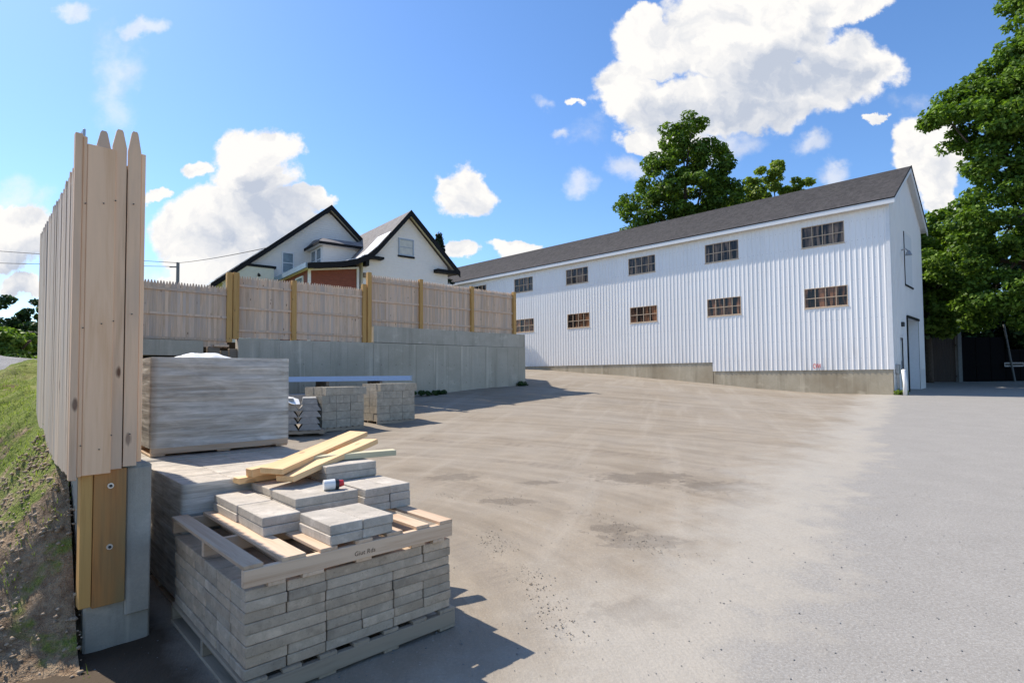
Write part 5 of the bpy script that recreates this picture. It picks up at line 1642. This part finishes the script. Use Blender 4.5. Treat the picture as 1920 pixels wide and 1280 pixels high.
mb = MB(); mb.box((0, -.03, 0), (1.28, -.021, .045)); mb.box((0, -.03, .235), (1.28, -.021, .27)); mb.box((0, -.03, .045), (.03, -.021, .235)); mb.box((1.25, -.03, .045), (1.28, -.021, .235)); mb.build('border', plain('pale_border', (.5, .5, .5), .5), sgn)
lp = thing('rail_pole', 'thin pole leaning against the dark gate above the nameplate', 'pole', (33.9, gy, .9))
MB().tube([(.05, 0, 0), (-.15, .1, 1.8), (-.38, .2, 3.9)], .06, .06, 8).build('pole', M['pole'], lp)

# utility pole and wires far left
up_ = thing('utility_pole', 'distant grey utility pole showing above the back fence', 'utility pole', (-36.3, 60, 2))
MB().tube([(0, 0, 0), (0, 0, 12.15)], .2, .16, 8).build('pole', M['pole'], up_)
MB().cbox((-.9, -.06, 11.6), (.1, .06, 11.72), .01).build('crossarm', M['pole'], up_)


def wire(label, pts):
    P = []
    for a, b_ in zip(pts[:-1], pts[1:]):
        for i in range(12):
            w = i / 12; P.append((a[0] + (b_[0] - a[0]) * w, a[1] + (b_[1] - a[1]) * w, a[2] + (b_[2] - a[2]) * w - .12 * 4 * w * (1 - w)))
    P.append(pts[-1])
    o = MB().tube(P, .03, .03, 5).build('overhead_wire', M['wire']); props(o, label, 'wire', 'overhead wires on the left')


wire('upper overhead wire passing the utility pole', [(-75, 58, 16.9), (-36.3, 60, 14.1), (-14.5, 33, 9.4)])
wire('lower overhead wire at the left edge', [(-75, 56, 14.3), (-36.6, 60, 13.7)])


# ------------------------------------------------------------------ loose ground detail
def scatter_rocks(name, pts, size, mat, label, seed=1, squash=.6, kind='stuff'):
    r = np.random.default_rng(seed)
    base = np.array([(1, 0, 0), (-1, 0, 0), (0, 1, 0), (0, -1, 0), (0, 0, 1), (0, 0, -1)], float)
    tri = np.array([(0, 2, 4), (2, 1, 4), (1, 3, 4), (3, 0, 4), (2, 0, 5), (1, 2, 5), (3, 1, 5), (0, 3, 5)])
    n = len(pts); P = np.array(pts)
    s = size * (.3 + r.random(n) ** 2.2 * 1.3)
    V = base[None] * (.65 + .6 * r.random((n, 6, 1))); a = r.random(n) * 6.28
    c, s_ = np.cos(a)[:, None], np.sin(a)[:, None]
    x = V[..., 0] * c - V[..., 1] * s_; y = V[..., 0] * s_ + V[..., 1] * c
    V = np.stack([x, y, V[..., 2] * squash], -1) * s[:, None, None] + P[:, None, :]
    F = (tri[None] + (np.arange(n) * 6)[:, None, None]).reshape(-1, 3)
    o = link(name, fast_mesh(name, V.reshape(-1, 3), F, mat)); return props(o, label=label, kind=kind)


r = np.random.default_rng(77)
# crumbs along the tyre tracks in the yard
tracks = [[(.35, 3.45), (.24, 4.0), (.10, 4.6), (-.08, 5.2), (-.45, 6.3), (-.95, 7.6)], [(1.35, 5.1), (1.15, 5.8), (.8, 6.5)], [(.55, 9.2), (1.9, 8.2), (2.7, 7.5)], [(-.2, 7.3), (.1, 7.0)]]
pts = []
for tr, w, n in zip(tracks, (.16, .30, .5, .4), (900, 420, 260, 120)):
    tr = np.array(tr); sg = np.linalg.norm(np.diff(tr, axis=0), axis=1); cum_ = np.r_[0, np.cumsum(sg)]
    for q_ in r.random(n) * cum_[-1]:
        k = min(len(sg) - 1, np.searchsorted(cum_, q_, 'right') - 1); f = (q_ - cum_[k]) / sg[k]
        p = tr[k] * (1 - f) + tr[k + 1] * f + r.normal(size=2) * w * .5
        pts.append((p[0], p[1], gz(p[0], p[1]) + .004))
scatter_rocks('track_clods', pts, .0062, M['clod'], 'dry soil crumbs thrown up along the tyre tracks', 1)
pts = []
for _ in range(2600):
    rr = 2.3 + 11 * r.random() ** 1.6; a = r.uniform(-.75, .8); x, y = rr * math.sin(a), rr * math.cos(a)
    pts.append((x, y, gz(x, y) + .003))
scatter_rocks('loose_gravel', pts, .0055, M['gravel'], 'scattered pebbles over the yard', 2)
# soil clods, straw and grass on the bank
pts = []; st_v = []; gr_v = []; 
ax = A0 + E1 * .16; nl = np.array([-E2[1], E2[0]])
for _ in range(9000):
    s = r.uniform(-2.2, 1.6); w = r.uniform(.04, 2.2); p = ax + E2 * s + nl * w
    z = float(_lawn(*p)) + float(bumps(p[0], p[1], .13, 2.4, 6, 9)); pts.append((p[0], p[1], z))
scatter_rocks('soil_clods', pts, .016, M['soil_clod'], 'loose soil clods on the bank beside the fence end', 3)


def blades(name, n, region, length, width, mat, label, flat=False, seed=1, clumpy=True):
    r = np.random.default_rng(seed); V = []; 
    sx = r.uniform(region[0], region[1], n); w = r.uniform(region[2], region[3], n)
    P = ax + E2 * sx[:, None] + nl * w[:, None]
    if clumpy:
        m = hash_noise(P[:, 0], P[:, 1], 2.6, 8) + hash_noise(P[:, 0], P[:, 1], 6., 9) * .6 + np.clip((P[:, 1] - 3.4) * .24, -.4, .35) > .06
        P = P[m]
    n = len(P)
    Z = _lawn(P[:, 0], P[:, 1]) + bumps(P[:, 0], P[:, 1], .13, 2.4, 6, 9) * .95
    a = r.random(n) * 6.28; l = length * (.5 + r.random(n)); lean = (r.random(n) * .7 + .15) if not flat else np.full(n, 1.4)
    dxy = np.stack([np.cos(a), np.sin(a)], 1)
    base = np.c_[P, Z]; tip = base + np.c_[dxy * (np.sin(lean) * l)[:, None], np.cos(lean) * l + (.012 if flat else 0)]
    sd_ = np.c_[-dxy[:, 1], dxy[:, 0], np.zeros(n)] * width
    mid = (base + tip) / 2; mid[:, 2] += l * (.12 if not flat else .02)
    V = np.stack([base - sd_, base + sd_, mid + sd_ * .8, tip, mid - sd_ * .8], 1).reshape(-1, 3)
    F = []
    F = (np.array([[0, 1, 2, 3, 4]]) + (np.arange(n) * 5)[:, None])
    o = link(name, fast_mesh(name, V, F, mat)); return props(o, label=label, kind='stuff')


blades('grass_tufts', 52000, (-2.6, 7.0, .03, 4.5), .032, .0022, M['grass'], 'short green grass growing in patches on the bank', seed=5)
blades('straw_litter', 900, (-2.6, 1.6, .03, 2.2), .05, .0018, M['straw'], 'dry straw lying on the soil bank', flat=True, seed=6, clumpy=False)
